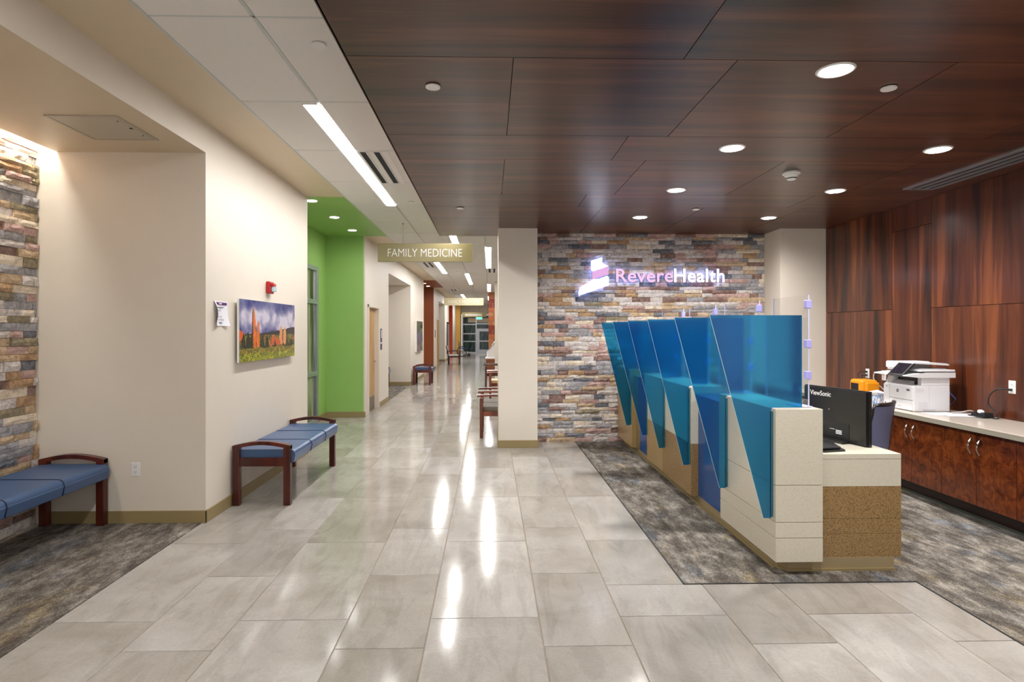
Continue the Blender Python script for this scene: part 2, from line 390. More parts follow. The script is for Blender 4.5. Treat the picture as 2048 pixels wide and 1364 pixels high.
def text_mesh(body, size, origin, right, up, extrude=0.0, bold=0.0, width=None, spacing=1.0):
    """lettering mesh whose lower left sits at origin; width stretches it to measure"""
    cu = bpy.data.curves.new('txt', 'FONT'); cu.body = body; cu.size = size; cu.extrude = extrude; cu.offset = bold
    cu.space_character = spacing; cu.resolution_u = 4
    to = bpy.data.objects.new('txt', cu); COL.objects.link(to)
    dg = bpy.context.evaluated_depsgraph_get(); dg.update()
    me = bpy.data.meshes.new_from_object(to.evaluated_get(dg))
    bpy.data.objects.remove(to); bpy.data.curves.remove(cu)
    xs = [v.co.x for v in me.vertices]; ys = [v.co.y for v in me.vertices]
    k = width / (max(xs) - min(xs)) if width else 1.0
    x0, r, u = min(xs), Vector(right), Vector(up); n = r.cross(u)
    for v in me.vertices:
        c = v.co.copy(); v.co = Vector(origin) + r * ((c.x - x0) * k) + u * c.y + n * c.z
    return me
def lettering(name, parent, mat, *a, **k):
    me = text_mesh(*a, **k); me.materials.clear(); me.materials.append(M[mat]); return obj(name, me, parent)

# ================================================================== SETTING
ZC, ZW = 3.36, 3.02           # tile ceiling, wood ceiling
XL, XS = -2.39, -3.78         # left wall face, left stone backing
XL2 = -2.32                   # left wall face beyond the green niche
YS = 8.60                     # stone wall face behind the desk
YEND = 42.0

# ---- floor, tile by tile
floor = struct(bx('floor', -4.2, 5.0, -2.5, 43.0, -0.12, -0.004, 'grout'))
seams = [-2.42, -1.858, -1.401, -0.792, -0.335, 0.275, 0.734, 1.348, 1.805, 2.42, 2.74]
tile_pool = {}
def tile_obj(x0, x1, y0, y1):
    g = 0.0022
    k = (round(x1 - x0, 3), round(y1 - y0, 3))
    if k not in tile_pool:
        w, l = k; b = 0.0022
        m = MB()
        m.add([(g, g, -.004), (w - g, g, -.004), (w - g, l - g, -.004), (g, l - g, -.004), (g + b, g + b, 0), (w - g - b, g + b, 0), (w - g - b, l - g - b, 0), (g + b, l - g - b, 0)],
              [(4, 5, 6, 7), (0, 1, 5, 4), (1, 2, 6, 5), (2, 3, 7, 6), (3, 0, 4, 7)])
        tile_pool[k] = m.mesh('floor_tile', 'tile')
    o = obj('floor_tile', tile_pool[k], floor); o.location = (x0, y0, 0)
for ci in range(10):
    x0, x1 = seams[ci], seams[ci + 1]; wide = ci % 2 == 0
    step, ph = (1.213, 3.35) if wide else (0.912, 3.04)
    lo = -1.6 if abs(x0) < 2 else 0.2
    y = ph - math.ceil((ph - lo) / step) * step
    while y < YEND:
        a, b, xa, xb = y, y + step, x0, x1
        y += step
        if a > 13.6 and ci == 0: xa = -2.32
        if xa >= 1.3:
            if a >= 3.76: break
            b = min(b, 3.765)
        elif xb > 1.24:
            if a < 3.765 < b:
                tile_obj(xa, xb, a, 3.765); a = 3.765; xb = 1.237
            elif a >= 3.765: xb = 1.237
        if a >= 8.6 and x0 > 1.0: break
        if a > 22 and x0 > 0.3: break
        tile_obj(xa, xb, a, min(b, YEND))
# green niche floor is the same tile
for i in range(3): tile_obj(-3.03, -2.42, 7.85 + i * 1.08, 7.85 + (i + 1) * 1.08)

# ---- carpet
c = MB().prism([(1.237, 3.765), (2.74, 3.765), (2.74, -2.0), (4.63, -2.0), (4.63, 8.62), (1.237, 8.62)], 'z', -0.004, 0.004)
struct(c.build('floor_carpet', 'carpet'))
struct(bx('floor_carpet_alcove', -3.78, -2.42, 1.2, 5.07, -0.004, 0.004, 'carpet'))
struct(bx('floor_carpet_recess', -3.9, -2.325, 13.65, 17.46, -0.004, 0.004, 'carpet'))
struct(bx('floor_carpet_recess', -3.9, -2.325, 27.0, 30.6, -0.004, 0.004, 'carpet'))
trim = struct(MB().box(1.231, 1.24, 3.76, 8.6, -.003, .0045).box(1.231, 2.745, 3.757, 3.766, -.003, .0045).box(2.736, 2.745, -2, 3.766, -.003, .0045).build('trim_1', 'rubber'))

# ---- left walls
YA = 5.06
struct(bx('wall_left', -4.0, XL, YA, 7.85, 0, 3.6, 'cream'))
struct(bx('wall_left', -4.0, XL, -1.5, 1.2, 0, 3.6, 'cream'))
XG = -3.03
struct(MB().box(-4.0, XG, 7.85, 8.4, 0, ZC).box(-4.0, XG, 10.50, 11.1, 0, ZC).box(-4.0, XG, 8.4, 10.50, 2.72, ZC).build('wall_left_green', 'green'))
struct(bx('wall_back_green', -4.0, -2.345, 11.1, 11.2, 0, ZC, 'green'))
struct(MB().box(-4.0, XL2, 11.2, 11.36, 0, 3.6).box(-4.0, XL2, 12.42, 13.67, 0, 3.6).box(-4.0, XL2, 11.36, 12.42, 2.10, 3.6)
       .box(-2.345, XL2, 11.1, 11.2, 0, 3.6).build('wall_left', 'cream'))
struct(bx('wall_back_recess', -4.0, XL2, 17.45, 20.9, 0, 3.6, 'cream'))
struct(bx('wall_left', -4.0, XL2, 24.6, 27.0, 0, 3.6, 'cream'))
struct(bx('wall_back_brown', -4.0, XL2 - .001, 24.5, 24.6, 0, ZC, 'brownpaint'))
struct(bx('wall_left_brown', -4.0, -2.95, 20.9, 24.5, 0, ZC, 'brownpaint'))
struct(bx('wall_left', -4.0, XL2, 30.6, 33.6, 0, 3.6, 'cream'))
struct(bx('wall_back_orange', -4.0, XL2 - .001, 36.9, 37.0, 0, ZC, 'orangepaint'))
struct(bx('wall_left_orange', -4.0, -2.95, 33.6, 36.9, 0, ZC, 'orangepaint'))
struct(bx('wall_left', -4.0, XL2, 37.0, YEND, 0, 3.6, 'cream'))
struct(bx('wall_left_recess', -4.1, -3.9, 13.67, 17.45, 0, 3.6, 'cream'))
struct(bx('wall_left_recess', -4.1, -3.9, 27.0, 30.6, 0, 3.6, 'cream'))
struct(bx('wall_left_yellow', XL2, -2.02, 40.6, YEND, 0, ZC, 'yellowpaint'))

# ---- ceilings on the left
slot = -3.62
struct(MB().box(slot, XL, 1.2, YA, 3.11, 3.6).build('ceiling_alcove', 'soffit'))
struct(MB().box(-4.0, slot, 1.2, YA, 3.30, 3.6).build('ceiling_cove', 'whitepaint'))
struct(bx('ceiling_header', XL, XL + .003, 1.2, YA, 3.11, 3.6, 'cream'))
struct(bx('ceiling_soffit', XL, -1.905, -1.5, 7.85, ZC + .002, 3.6, 'soffit'))
struct(bx('ceiling_green', XG, -1.905, 7.85, 11.1, ZC, 3.6, 'green'))
struct(bx('ceiling_soffit', XL2 - .05, -1.905, 11.1, 20.9, ZC + .002, 3.6, 'soffit'))
struct(bx('ceiling_brown', -2.95, -1.905, 20.9, 24.5, ZC, 3.6, 'brownpaint'))
struct(bx('ceiling_soffit', XL2 - .05, -1.905, 24.5, 33.6, ZC + .002, 3.6, 'soffit'))
struct(bx('ceiling_brown', -2.95, -1.905, 33.6, 37.0, ZC, 3.6, 'brownpaint'))
struct(bx('ceiling_soffit', XL2 - .05, -1.905, 37.0, YEND, ZC + .002, 3.6, 'soffit'))
struct(bx('ceiling_recess', -4.0, XL2, 13.67, 17.45, 2.92, 3.6, 'cream'))
struct(bx('ceiling_recess', -4.0, XL2, 27.0, 30.6, 2.92, 3.6, 'cream'))

# ---- acoustic tile ceiling
ceil = struct(bx('ceiling', -1.905, 4.7, -1.5, 43.0, 3.42, 3.6, 'whitepaint'))
TEE_X = [-1.905, -1.315, -0.705, -0.095, 0.515, 1.125]
ctm = {}
lights_spec = [(-1.44, 4.62, 8.34), (-0.75, 9.2, 12.1), (-0.10, 12.5, 16.7), (-1.44, 15.3, 18.3), (-0.78, 18.4, 22.6),
               (-0.10, 22.6, 26.9), (-1.44, 29.3, 32.6), (-0.10, 31.0, 34.6), (-1.44, -1.2, 2.4), (-1.44, 36.8, 39.5)]  # the fixture behind the camera is unseen, added to light the foyer
diff_spec = [(-1.30, 5.82, 7.08), (-1.76, 15.3, 16.5), (-0.07, 16.8, 18.0), (-1.70, 25.4, 26.6)]
holes = []
def ctile(x0, x1, y0, y1):
    if x1 - x0 < .03 or y1 - y0 < .03: return
    k = (round(x1 - x0, 3), round(y1 - y0, 3))
    if k not in ctm:
        w, l = k; e = .007
        m = MB().box(0, w, 0, l, .008, .03)
        m.add([(0, 0, .008), (w, 0, .008), (w, l, .008), (0, l, .008), (e, e, 0), (w - e, e, 0), (w - e, l - e, 0), (e, l - e, 0)],
              [(4, 5, 6, 7), (0, 1, 5, 4), (1, 2, 6, 5), (2, 3, 7, 6), (3, 0, 4, 7)])
        ctm[k] = m.mesh('ceiling_tile', 'ctile')
    o = obj('ceiling_tile', ctm[k], ceil); o.location = (x0, y0, ZC)
teeb = MB()
y = 3.345 - 3 * 1.228
rows = []
while y < YEND: rows.append(y); y += 1.228
n_ct = 0
for i, y0 in enumerate(rows):
    y1 = y0 + 1.228
    for j in range(5):
        x0, x1 = TEE_X[j], TEE_X[j + 1]
        if j >= 2 and y0 < 8.6: continue
        if y1 > YEND: y1 = YEND
        rects = [(x0 + .008, x1 - .008, y0 + .008, y1 - .008)]
        for (hx0, hx1, hy0, hy1) in holes:
            out = []
            for (a, b, c_, d) in rects:
                if hx1 <= a or hx0 >= b or hy1 <= c_ or hy0 >= d: out.append((a, b, c_, d)); continue
                if hx0 > a: out.append((a, hx0, c_, d))
                if hx1 < b: out.append((hx1, b, c_, d))
                ma, mb = max(a, hx0), min(b, hx1)
                if hy0 > c_: out.append((ma, mb, c_, hy0))
                if hy1 < d: out.append((ma, mb, hy1, d))
            rects = out
        for r_ in rects: ctile(*r_)
    teeb.box(-1.905, -0.70 if y0 < 8.6 else 1.13, y0 - .007, y0 + .007, ZC + .004, ZC + .02)
for j, x in enumerate(TEE_X):
    ya = -1.5 if j < 3 else 8.9
    if j == 0: teeb.box(x - .004, x + .012, ya, YEND, ZC - .001, ZC + .02)
    else: teeb.box(x - .007, x + .007, ya, YEND, ZC + .004, ZC + .02)
teeb.build('ceiling_grid', 'tee', ceil)
struct(bx('ceiling_right', 1.13, 4.7, 8.9, YEND, ZC, 3.42, 'whitepaint'))

# ---- wood ceiling: panels with open joints over a dark backing
cw = struct(MB().box(-0.745, 4.66, -1.5, 8.86, ZW + .02, ZW + .06).box(-0.745, -0.735, -1.5, 8.86, ZW + .06, 3.6).box(-0.745, 4.66, 8.85, 8.86, ZW + .06, 3.6).build('ceiling_wood', 'blackmatte'))
wy = [-1.5, -0.59, 0.63, 1.235, 2.445, 3.055, 4.275, 4.885, 6.13, 6.75, 8.86]
# rows 2 ft (odd) and 4 ft (even)
def panel(parent, name, x0, x1, y0, y1, z0, z1, mat, g=.0025):
    return bx(name, x0 + g, x1 - g, y0 + g, y1 - g, z0, z1, mat, parent)
for i in range(len(wy) - 1):
    wide = (wy[i + 1] - wy[i]) > 0.8
    js = [0.12, 1.285, 2.45, 3.615] if wide else [1.0, 3.4]
    xs = [-0.745] + js + [4.66]
    for a, b in zip(xs, xs[1:]):
        panel(cw, 'ceiling_panel', a, b, wy[i], wy[i + 1], ZW, ZW + .018, 'ceilwood')
# shadow-line fascia in veneer at the exposed edges
bx('ceiling_edge', -0.748, -0.735, -1.5, 8.86, ZW, 3.42, 'ceilwood', cw)
bx('ceiling_edge', -0.745, 4.66, 8.86, 8.872, ZW, 3.42, 'ceilwood', cw)

# ---- wood wall on the right
wr = struct(bx('wall_right', 4.65, 4.8, -1.5, 8.9, 0, 3.6, 'blackmatte'))
ycol = [8.1, 6.75, 6.14, 4.92, 4.31, 3.09, 2.48, 1.26, 0.65, -0.57, -1.5]
for i in range(len(ycol) - 1):
    wide = i % 2 == 0
    zs = [0, 1.855, ZW] if wide else [0, 2.74, ZW]
    for a, b in zip(zs, zs[1:]):
        g = .0025
        bx('wall_panel', 4.632, 4.65, ycol[i + 1] + g, ycol[i] - g, a + g, b - g, 'wallwood', wr)

# ---- column, pillar, stone wall body
struct(bx('wall_column', 0.117, 0.655, 8.18, 9.0, 0, ZC, 'cream', bevel=.004))
struct(bx('wall_pillar', 4.005, 4.70, 8.11, 8.9, 0, ZC, 'cream', bevel=.004))
stone_back = struct(bx('wall_back', 0.655, 4.005, YS + .03, 8.84, 0, ZC, 'grout'))
stone_left = struct(bx('wall_left_stone', -4.0, XS - .03, 1.2, YA, 0, 3.55, 'grout'))

def stone_mesh(seed):
    r = random.Random(seed); nx, nz = 5, 3; m = MB()
    vs, fs = [], []
    for k in range(nz):
        for i in range(nx):
            edge = i in (0, nx - 1) or k in (0, nz - 1)
            u = i / (nx - 1) + (0 if i in (0, nx - 1) else r.uniform(-.06, .06)); w = k / (nz - 1) + (0 if k in (0, nz - 1) else r.uniform(-.12, .12))
            d = r.uniform(.62, .82) if edge else r.uniform(.78, 1.0)
            vs.append((u, -d, w))
    for k in range(nz - 1):
        for i in range(nx - 1): fs.append((k * nx + i, k * nx + i + 1, (k + 1) * nx + i + 1, (k + 1) * nx + i))
    ring = [i for i in range(nx)] + [k * nx + nx - 1 for k in range(1, nz)] + [(nz - 1) * nx + i for i in range(nx - 2, -1, -1)] + [k * nx for k in range(nz - 2, 0, -1)]
    o = len(vs)
    for i in ring: vs.append((vs[i][0], 0, vs[i][2]))
    n = len(ring)
    for j in range(n): fs.append((ring[j], o + j, o + (j + 1) % n, ring[(j + 1) % n]))
    m.add(vs, fs); return m.mesh('stone', STONE[0])
SM = [stone_mesh(100 + i) for i in range(14)]
def pick_stone(w): return R.choices(range(len(STONE)), w)[0]
def lay(length, height, hs, lmin, lmax):
    out, z = [], 0.0
    while z < height - .02:
        h = min(R.choice(hs), height - z)
        if height - z - h < .025: h = height - z
        u = -R.uniform(0, lmin)
        while u < length:
            l = R.uniform(lmin, lmax) * (1.3 if R.random() < .15 else 1)
            a, b = max(u, 0), min(u + l, length)
            if length - b < .03: b = length
            if b - a > .02: out.append((a, z, b - a, h))
            u += l
            if b == length: break
        z += h
    return out
def put_stones(parent, specs, world, rotz, single, dmin=.035, dmax=.062, wts=STONE_W):
    rest = MB()
    for s in specs:
        u, z, l, h = s; mi = pick_stone(wts); me = R.choice(SM); d = R.uniform(dmin, dmax); g = .0012
        mat = Matrix.Translation(world(u, z)) @ Matrix.Rotation(rotz, 4, 'Z') @ Matrix.Diagonal((l - 2 * g, d, h - 2 * g, 1))
        if s in single:
            o = bpy.data.objects.new('stone', me); COL.objects.link(o); o.parent = parent; o.matrix_local = mat
            o.material_slots[0].link = 'OBJECT'; o.material_slots[0].material = STONE[mi]
        else:
            rest.add([mat @ v.co for v in me.vertices], [tuple(p.vertices) for p in me.polygons], mi)
    if rest.v:
        o = rest.build('stone_rest', STONE, parent); o['kind'] = 'stuff'
sp = lay(3.35, ZW, [.058, .058, .07, .047], .13, .36)
vis = [s for s in sp if (s[0] < 1.2 or s[1] > 1.72)]
vis.sort(key=lambda s: -s[2] * s[3]); single = set(vis[:298])
put_stones(stone_back, sp, lambda u, z: Vector((0.655 + u, YS + .03, z)), 0, single, wts=[30, 22, 10, 8, 5, 14, 11, 3, 10])
sp = lay(YA - 1.2, 3.30, [.066, .066, .08, .054], .13, .36)
vis = [s for s in sp if 1.2 + s[0] + s[2] > 4.42]; vis.sort(key=lambda s: -s[2] * s[3])
put_stones(stone_left, sp, lambda u, z: Vector((XS - .03, 1.2 + u, z)), math.pi / 2, set(vis[:298]), .022, .064)

# ---- baseboards
def base(name, x0, x1, y0, y1): struct(bx(name, x0, x1, y0, y1, 0, .105, 'base', bevel=.003))
base('baseboard_left', XL, XL + .012, YA - .012, 7.85)
base('baseboard_left', -3.72, XL + .012, YA - .012, YA)
base('baseboard_left', XG, XG + .012, 10.5, 11.1)
base('baseboard_back', XG, XL2 + .01, 11.088, 11.1)
base('baseboard_left', XL2, XL2 + .012, 12.48, 13.67)
base('baseboard_back', -3.9, XL2 + .012, 17.438, 17.45)
base('baseboard_left', XL2, XL2 + .012, 17.45, 20.9)
base('baseboard_back', -2.95, XL2 + .012, 24.488, 24.5)
base('baseboard_left', XL2, XL2 + .012, 24.5, 27.0)
base('baseboard_back', -3.9, XL2 + .012, 30.588, 30.6)
base('baseboard_left', XL2, XL2 + .012, 30.6, 33.6)
base('baseboard_right', 0.105, 0.667, 8.168, 9.0)

# ---- far right of the corridor, end wall
struct(bx('wall_right_far', 0.175, 4.7, 21.4, 21.7, 0, ZC, 'cream'))
struct(bx('wall_right_lobby', 4.65, 4.8, 8.9, YEND, 0, 3.6, 'cream'))
struct(MB().box(-4.0, -2.02, YEND, YEND + .2, 0, 3.6).box(-2.02, 4.7, YEND, YEND + .2, 2.72, 3.6).box(0.45, 4.7, YEND, YEND + .2, 0, 2.72).build('wall_end', 'cream'))
bc = struct(bx('wall_brick_pier', -0.07, 0.55, 27.62, 28.4, 0, ZC, 'grout'))
bz = 0.0; k = 0
bms = [MB().box(0, .40, -.02, 0, 0, .19).mesh('brick', b) for b in BRICK]
while bz < 3.3:
    off = 0.2 if k % 2 else 0.0
    u = -off
    while u < .60:
        o = obj('brick', bms[0 if k % 6 in (1, 2) else (1 if R.random() < .6 else 2)], bc)
        a, b = max(u, 0), min(u + .40, .62)
        o.location = (-.07 + a, 27.62, bz); o.scale = ((b - a - .015) / .40, 1, 1); u += .415
    bz += .205; k += 1
# glazed entrance at the end
wd = thing('window_2', 'aluminium framed glazed entrance with a door closing off the corridor', 'entrance', (-0.8, YEND, 0))
del wd['label'], wd['category']; struct(wd)
X0, X1, XM = -1.98, 0.42, -1.02
fr = MB()
for x in (X0, XM, X1 - .07): fr.box(x, x + .09, YEND - .06, YEND + .05, 0, 2.70)
for z in (0, 0.78, 1.32, 1.98, 2.62): fr.box(X0, XM + .05, YEND - .05, YEND + .04, z, z + .075)
for z in (1.64, 2.02, 2.62): fr.box(XM, X1, YEND - .05, YEND + .04, z, z + .08)
fr.build('window_frame', 'alu', wd)
for (a, b) in ((.07, .78), (.85, 1.32), (1.39, 1.98), (2.05, 2.62)):
    bx('pane', X0 + .09, XM, YEND - .01, YEND + .01, a, b, 'night', wd)
for (a, b) in ((1.72, 2.02), (2.1, 2.62)): bx('pane', XM + .09, X1 - .07, YEND - .01, YEND + .01, a, b, 'night', wd)
dl = bx('door_leaf', XM + .09, X1 - .07, YEND - .03, YEND + .03, 0.0, 1.64, 'alu', wd)
bx('pane', XM + .28, X1 - .22, YEND - .04, YEND - .03, 0.24, 0.80, 'night', dl); bx('pane', XM + .28, X1 - .22, YEND - .04, YEND - .03, 0.88, 1.52, 'night', dl)
bx('handle', XM + .18, XM + .21, YEND - .08, YEND - .03, .7, 1.05, 'chrome', dl)
# pale header seen through the transom
struct(bx('trim_2', -1.55, 0.4, YEND - .045, YEND - .02, 2.16, 2.46, 'soffit'))

# ---- door on the left wall
d1 = thing('door_1', 'x', 'x', (XL2, 11.9, 0)); del d1['label'], d1['category']; struct(d1)
fr = MB()
for y0 in (11.34, 12.38): fr.box(XL2 - .14, XL2 + .022, y0, y0 + .055, 0, 2.11)
fr.box(XL2 - .14, XL2 + .022, 11.34, 12.435, 2.06, 2.115).build('door_frame', 'cream', d1, .004)
lf = bx('door_leaf', XL2 - .12, XL2 - .075, 11.395, 12.38, 0.01, 2.06, 'maple', d1)
bx('kick_plate', XL2 - .075, XL2 - .071, 11.42, 12.36, 0.02, 0.28, 'steel', lf)
MB().lathe([(.026, 0), (.026, .012), (.012, .014), (.012, .05)], (XL2 - .075, 12.30, 0.98), 'x', 14).tube([(XL2 - .03, 12.30, .98), (XL2 - .028, 12.24, .98), (XL2 - .03, 12.17, .975)], .009).build('lever', 'chrome', lf)
# ---- glazed storefront in the green niche
w1 = thing('window_1', 'x', 'x', (XG, 9.45, 0)); del w1['label'], w1['category']; struct(w1)
fr = MB()
for y0 in (8.40, 9.40, 10.42): fr.box(XG - .07, XG + .03, y0, y0 + .075, 0, 2.72)
for z in (0, .83, 2.07, 2.645): fr.box(XG - .06, XG + .025, 8.40, 10.49, z, z + .075)
fr.build('window_frame', 'alu', w1, .003)
for y0, y1 in ((8.475, 9.40), (9.475, 10.42)):
    for z0, z1 in ((.075, .83), (.905, 2.07), (2.145, 2.645)): bx('pane', XG - .02, XG - .01, y0, y1, z0, z1, 'roomglass', w1)

# ================================================================== LIGHT FITTINGS
for i, (x, a, b) in enumerate(lights_spec):
    t_ = thing('linear_light', '', 'ceiling light', (x + .0625, (a + b) / 2, ZC))
    MB().box(x - .008, x, a - .008, b + .008, ZC - .007, ZC - .0005).box(x + .125, x + .133, a - .008, b + .008, ZC - .007, ZC - .0005).box(x, x + .125, a - .008, a, ZC - .007, ZC - .0005).box(x, x + .125, b, b + .008, ZC - .007, ZC - .0005).build('trim', 'whitepaint', t_)
    bx('lens', x, x + .125, a, b, ZC - .005, ZC - .001, 'lin_e', t_)
    t_['label'] = ['long recessed linear light beside the slotted vent above the blue bench', 'linear ceiling light just past the end of the wood ceiling, above the first hanging sign',
                   'linear ceiling light beside the cream column, in line with the slotted vent farther on', 'linear ceiling light beside the soffit vent beyond the first sign',
                   'linear ceiling light halfway along the corridor in the middle ceiling column', 'linear ceiling light in front of the brick pier',
                   'linear ceiling light behind the second hanging sign near the soffit', 'linear ceiling light beyond the brick pier',
                   'added unseen linear light overhead in the tile ceiling, lighting the foyer', 'last linear ceiling light before the glazed entrance'][i]
    t_['group'] = 'linear corridor lights'
for i, (x, a, b) in enumerate(diff_spec):
    t_ = thing('air_diffuser', ['two-slot air vent next to the long linear light over the bench', 'two-slot air vent at the soffit behind the first hanging sign',
               'two-slot air vent behind the linear light beside the column', 'two-slot air vent in front of the second hanging sign'][i], 'air vent', (x + .15, (a + b) / 2, ZC), 'slotted ceiling vents')
    bx('plate', x, x + .30, a, b, ZC - .004, ZC - .0005, 'whitepaint', t_)
    for q in (.03, .165):
        bx('slot', x + q, x + q + .058, a + .02, b - .02, ZC - .0055, ZC - .004, 'slot', t_)
        MB().box(x + q - .012, x + q, a + .01, b - .01, ZC - .010, ZC - .004).box(x + q + .058, x + q + .07, a + .01, b - .01, ZC - .010, ZC - .004).build('slot_rail', 'whitepaint', t_)

def downlight(x, y, z, label, group, spot=True, r=.098, w=SPOT_W):
    t_ = thing('downlight', label, 'downlight', (x, y, z), group)
    MB().lathe([(r * .80, -.001), (r * .80, -.006), (r * .92, -.008), (r, -.003), (r, .0)], (x, y, z), 'z', 28).build('trim_ring', 'whitepaint', t_)
    MB().lathe([(r * .78, -.0085), (r * .78, -.0095)], (x, y, z), 'z', 28).build('lens', 'down_e', t_)
    if spot:
        L = bpy.data.lights.new('lamp', 'SPOT'); L.energy = w; L.spot_size = math.radians(166); L.spot_blend = 1.0; L.shadow_soft_size = .08; L.color = (1, .97, .94)
        lo = bpy.data.objects.new('lamp', L); COL.objects.link(lo); lo.parent = t_; lo.matrix_parent_inverse = Matrix.Translation(-Vector((x, y, z))); lo.location = (x, y, z - .02)
rowsA = [3.16, 4.53, 5.90, 7.33]
for y, lab in zip(rowsA, ['round downlight in the wood ceiling above the white end block of the desk', 'round downlight over the desk row, just before the smoke detector',
                          'round downlight over the desk row, next to the one in front of the lit sign', 'round downlight in the wood ceiling right in front of the lit wall sign']):
    downlight(1.86, y, ZW, lab, 'wood ceiling downlights')
for y, lab in zip([3.12] + rowsA[1:], ['round downlight in the wood ceiling above the cabinets before the long slot vent', 'round downlight in the dark wood ceiling beside the long slot vent',
                          'round downlight in the wood ceiling above the printer', 'round downlight in the wood ceiling in front of the cream pillar']):
    downlight(3.47, y, ZW, lab, 'wood ceiling downlights')
for i, y in enumerate([8.05, 9.22, 10.41]):
    downlight(-2.395, y, ZC, ['round downlight in the green ceiling beside the cream wall end', 'middle round downlight in the green ceiling', 'round downlight in the green ceiling nearest the green back wall'][i], 'green niche downlights', r=.085, w=16)
for i, y in enumerate([22.2, 23.6]):
    downlight(-2.45, y, ZC, ['small downlight at the front of the brown ceiling panel', 'small downlight at the back of the brown ceiling panel'][i], 'brown niche downlights', r=.085, w=25)
# cove LED over the left stone wall
cv = thing('cove_light', 'bright white cove strip washing down the left stone wall', 'cove light', (-3.66, 3.1, 3.25))
bx('led_strip', -3.70, -3.64, 1.3, YA - .03, 3.262, 3.285, 'cove_e', cv)
bx('channel', -3.71, -3.63, 1.28, YA - .02, 3.285, 3.30, 'whitepaint', cv)

for (x, y, z, lab) in [(-0.327, 3.42, ZW, 'white sprinkler cap near the wood ceiling tile edge, over the foyer'), (2.30, 3.38, ZW, 'white round sprinkler cap on the wood ceiling between the large downlights'),
                       (-0.34, 6.82, ZW, 'white sprinkler cap near the wood ceiling far tile edge, by the sign'), (2.38, 6.82, ZW, 'white round sprinkler cap on the wood ceiling in front of the lit sign'),
                       (-1.04, 3.645, ZC, 'flush white sprinkler cap in the tile ceiling before the linear light'), (-1.07, 8.1, ZC, 'flush white sprinkler cap in the tile ceiling past the slotted vent')]:
    tag(MB().lathe([(.041, -.006), (.043, -.002), (.043, .002), (.030, .004), (.030, .01)], (x, y, z - .006), 'z', 24).build('sprinkler_cap', 'whitepaint'), lab, 'sprinkler', 'ceiling sprinkler caps')
for k_, (x, y) in enumerate([(-.95, 17.6), (-.75, 24.2)]):
    tag(MB().lathe([(.05, -.012), (.05, 0)], (x, y, ZC), 'z', 20).build('sprinkler_cap', 'whitepaint'), ['small sprinkler cap in the tile ceiling beyond the first hanging sign', 'small sprinkler cap in the tile ceiling before the second hanging sign'][k_], 'sprinkler', 'ceiling sprinkler caps')
sd = thing('smoke_detector', 'white smoke detector on the wood ceiling between the two rows of downlights', 'smoke detector', (2.68, 5.23, ZW))
MB().lathe([(.075, 0), (.075, -.014), (.066, -.02)], (2.68, 5.23, ZW), 'z', 28).build('base_plate', 'whiteplastic', sd)
MB().lathe([(.06, -.02), (.058, -.03), (.042, -.045), (.04, -.06), (.032, -.066)], (2.68, 5.23, ZW), 'z', 28).build('sensor_dome', 'whiteplastic', sd)
MB().lathe([(.0425, -.049), (.0415, -.056)], (2.68, 5.23, ZW), 'z', 28).build('vent_slot', 'black', sd)
# long linear diffuser by the wood wall
ld = thing('slot_diffuser', 'long grey slot air vent in the wood ceiling along the wood wall', 'air vent', (4.25, 3.8, ZW))
for k_ in range(4):
    x = 4.10 + k_ * .086
    bx('blade', x, x + .042, 1.7, 5.80, ZW - .010, ZW - .0005, 'alu', ld)
for k_ in range(3): bx('slot', 4.142 + k_ * .086, 4.186 + k_ * .086, 1.7, 5.78, ZW - .004, ZW - .0005, 'slot', ld)
bx('end_cap', 4.10, 4.40, 5.79, 5.815, ZW - .010, ZW - .0005, 'alu', ld)
# access panel in the alcove ceiling
ap = thing('access_panel', 'grey square access panel in the tan alcove ceiling', 'access panel', (-2.84, 4.45, 3.11))
MB().box(-3.09, -2.59, 4.19, 4.21, 3.102, 3.112).box(-3.09, -2.59, 4.70, 4.72, 3.102, 3.112).box(-3.09, -3.07, 4.21, 4.70, 3.102, 3.112).box(-2.61, -2.59, 4.21, 4.70, 3.102, 3.112).build('frame', 'greypanel', ap)
bx('door', -3.064, -2.616, 4.216, 4.694, 3.103, 3.112, 'greypanel', ap)
for (x, y, r_) in [(-2.64, 4.44, .012), (-2.645, 4.29, .005), (-2.645, 4.6, .005)]:
    MB().lathe([(r_, 3.100 - 3.103), (r_, 0.001)], (x, y, 3.103), 'z', 12).build('latch', 'blackmatte', ap)

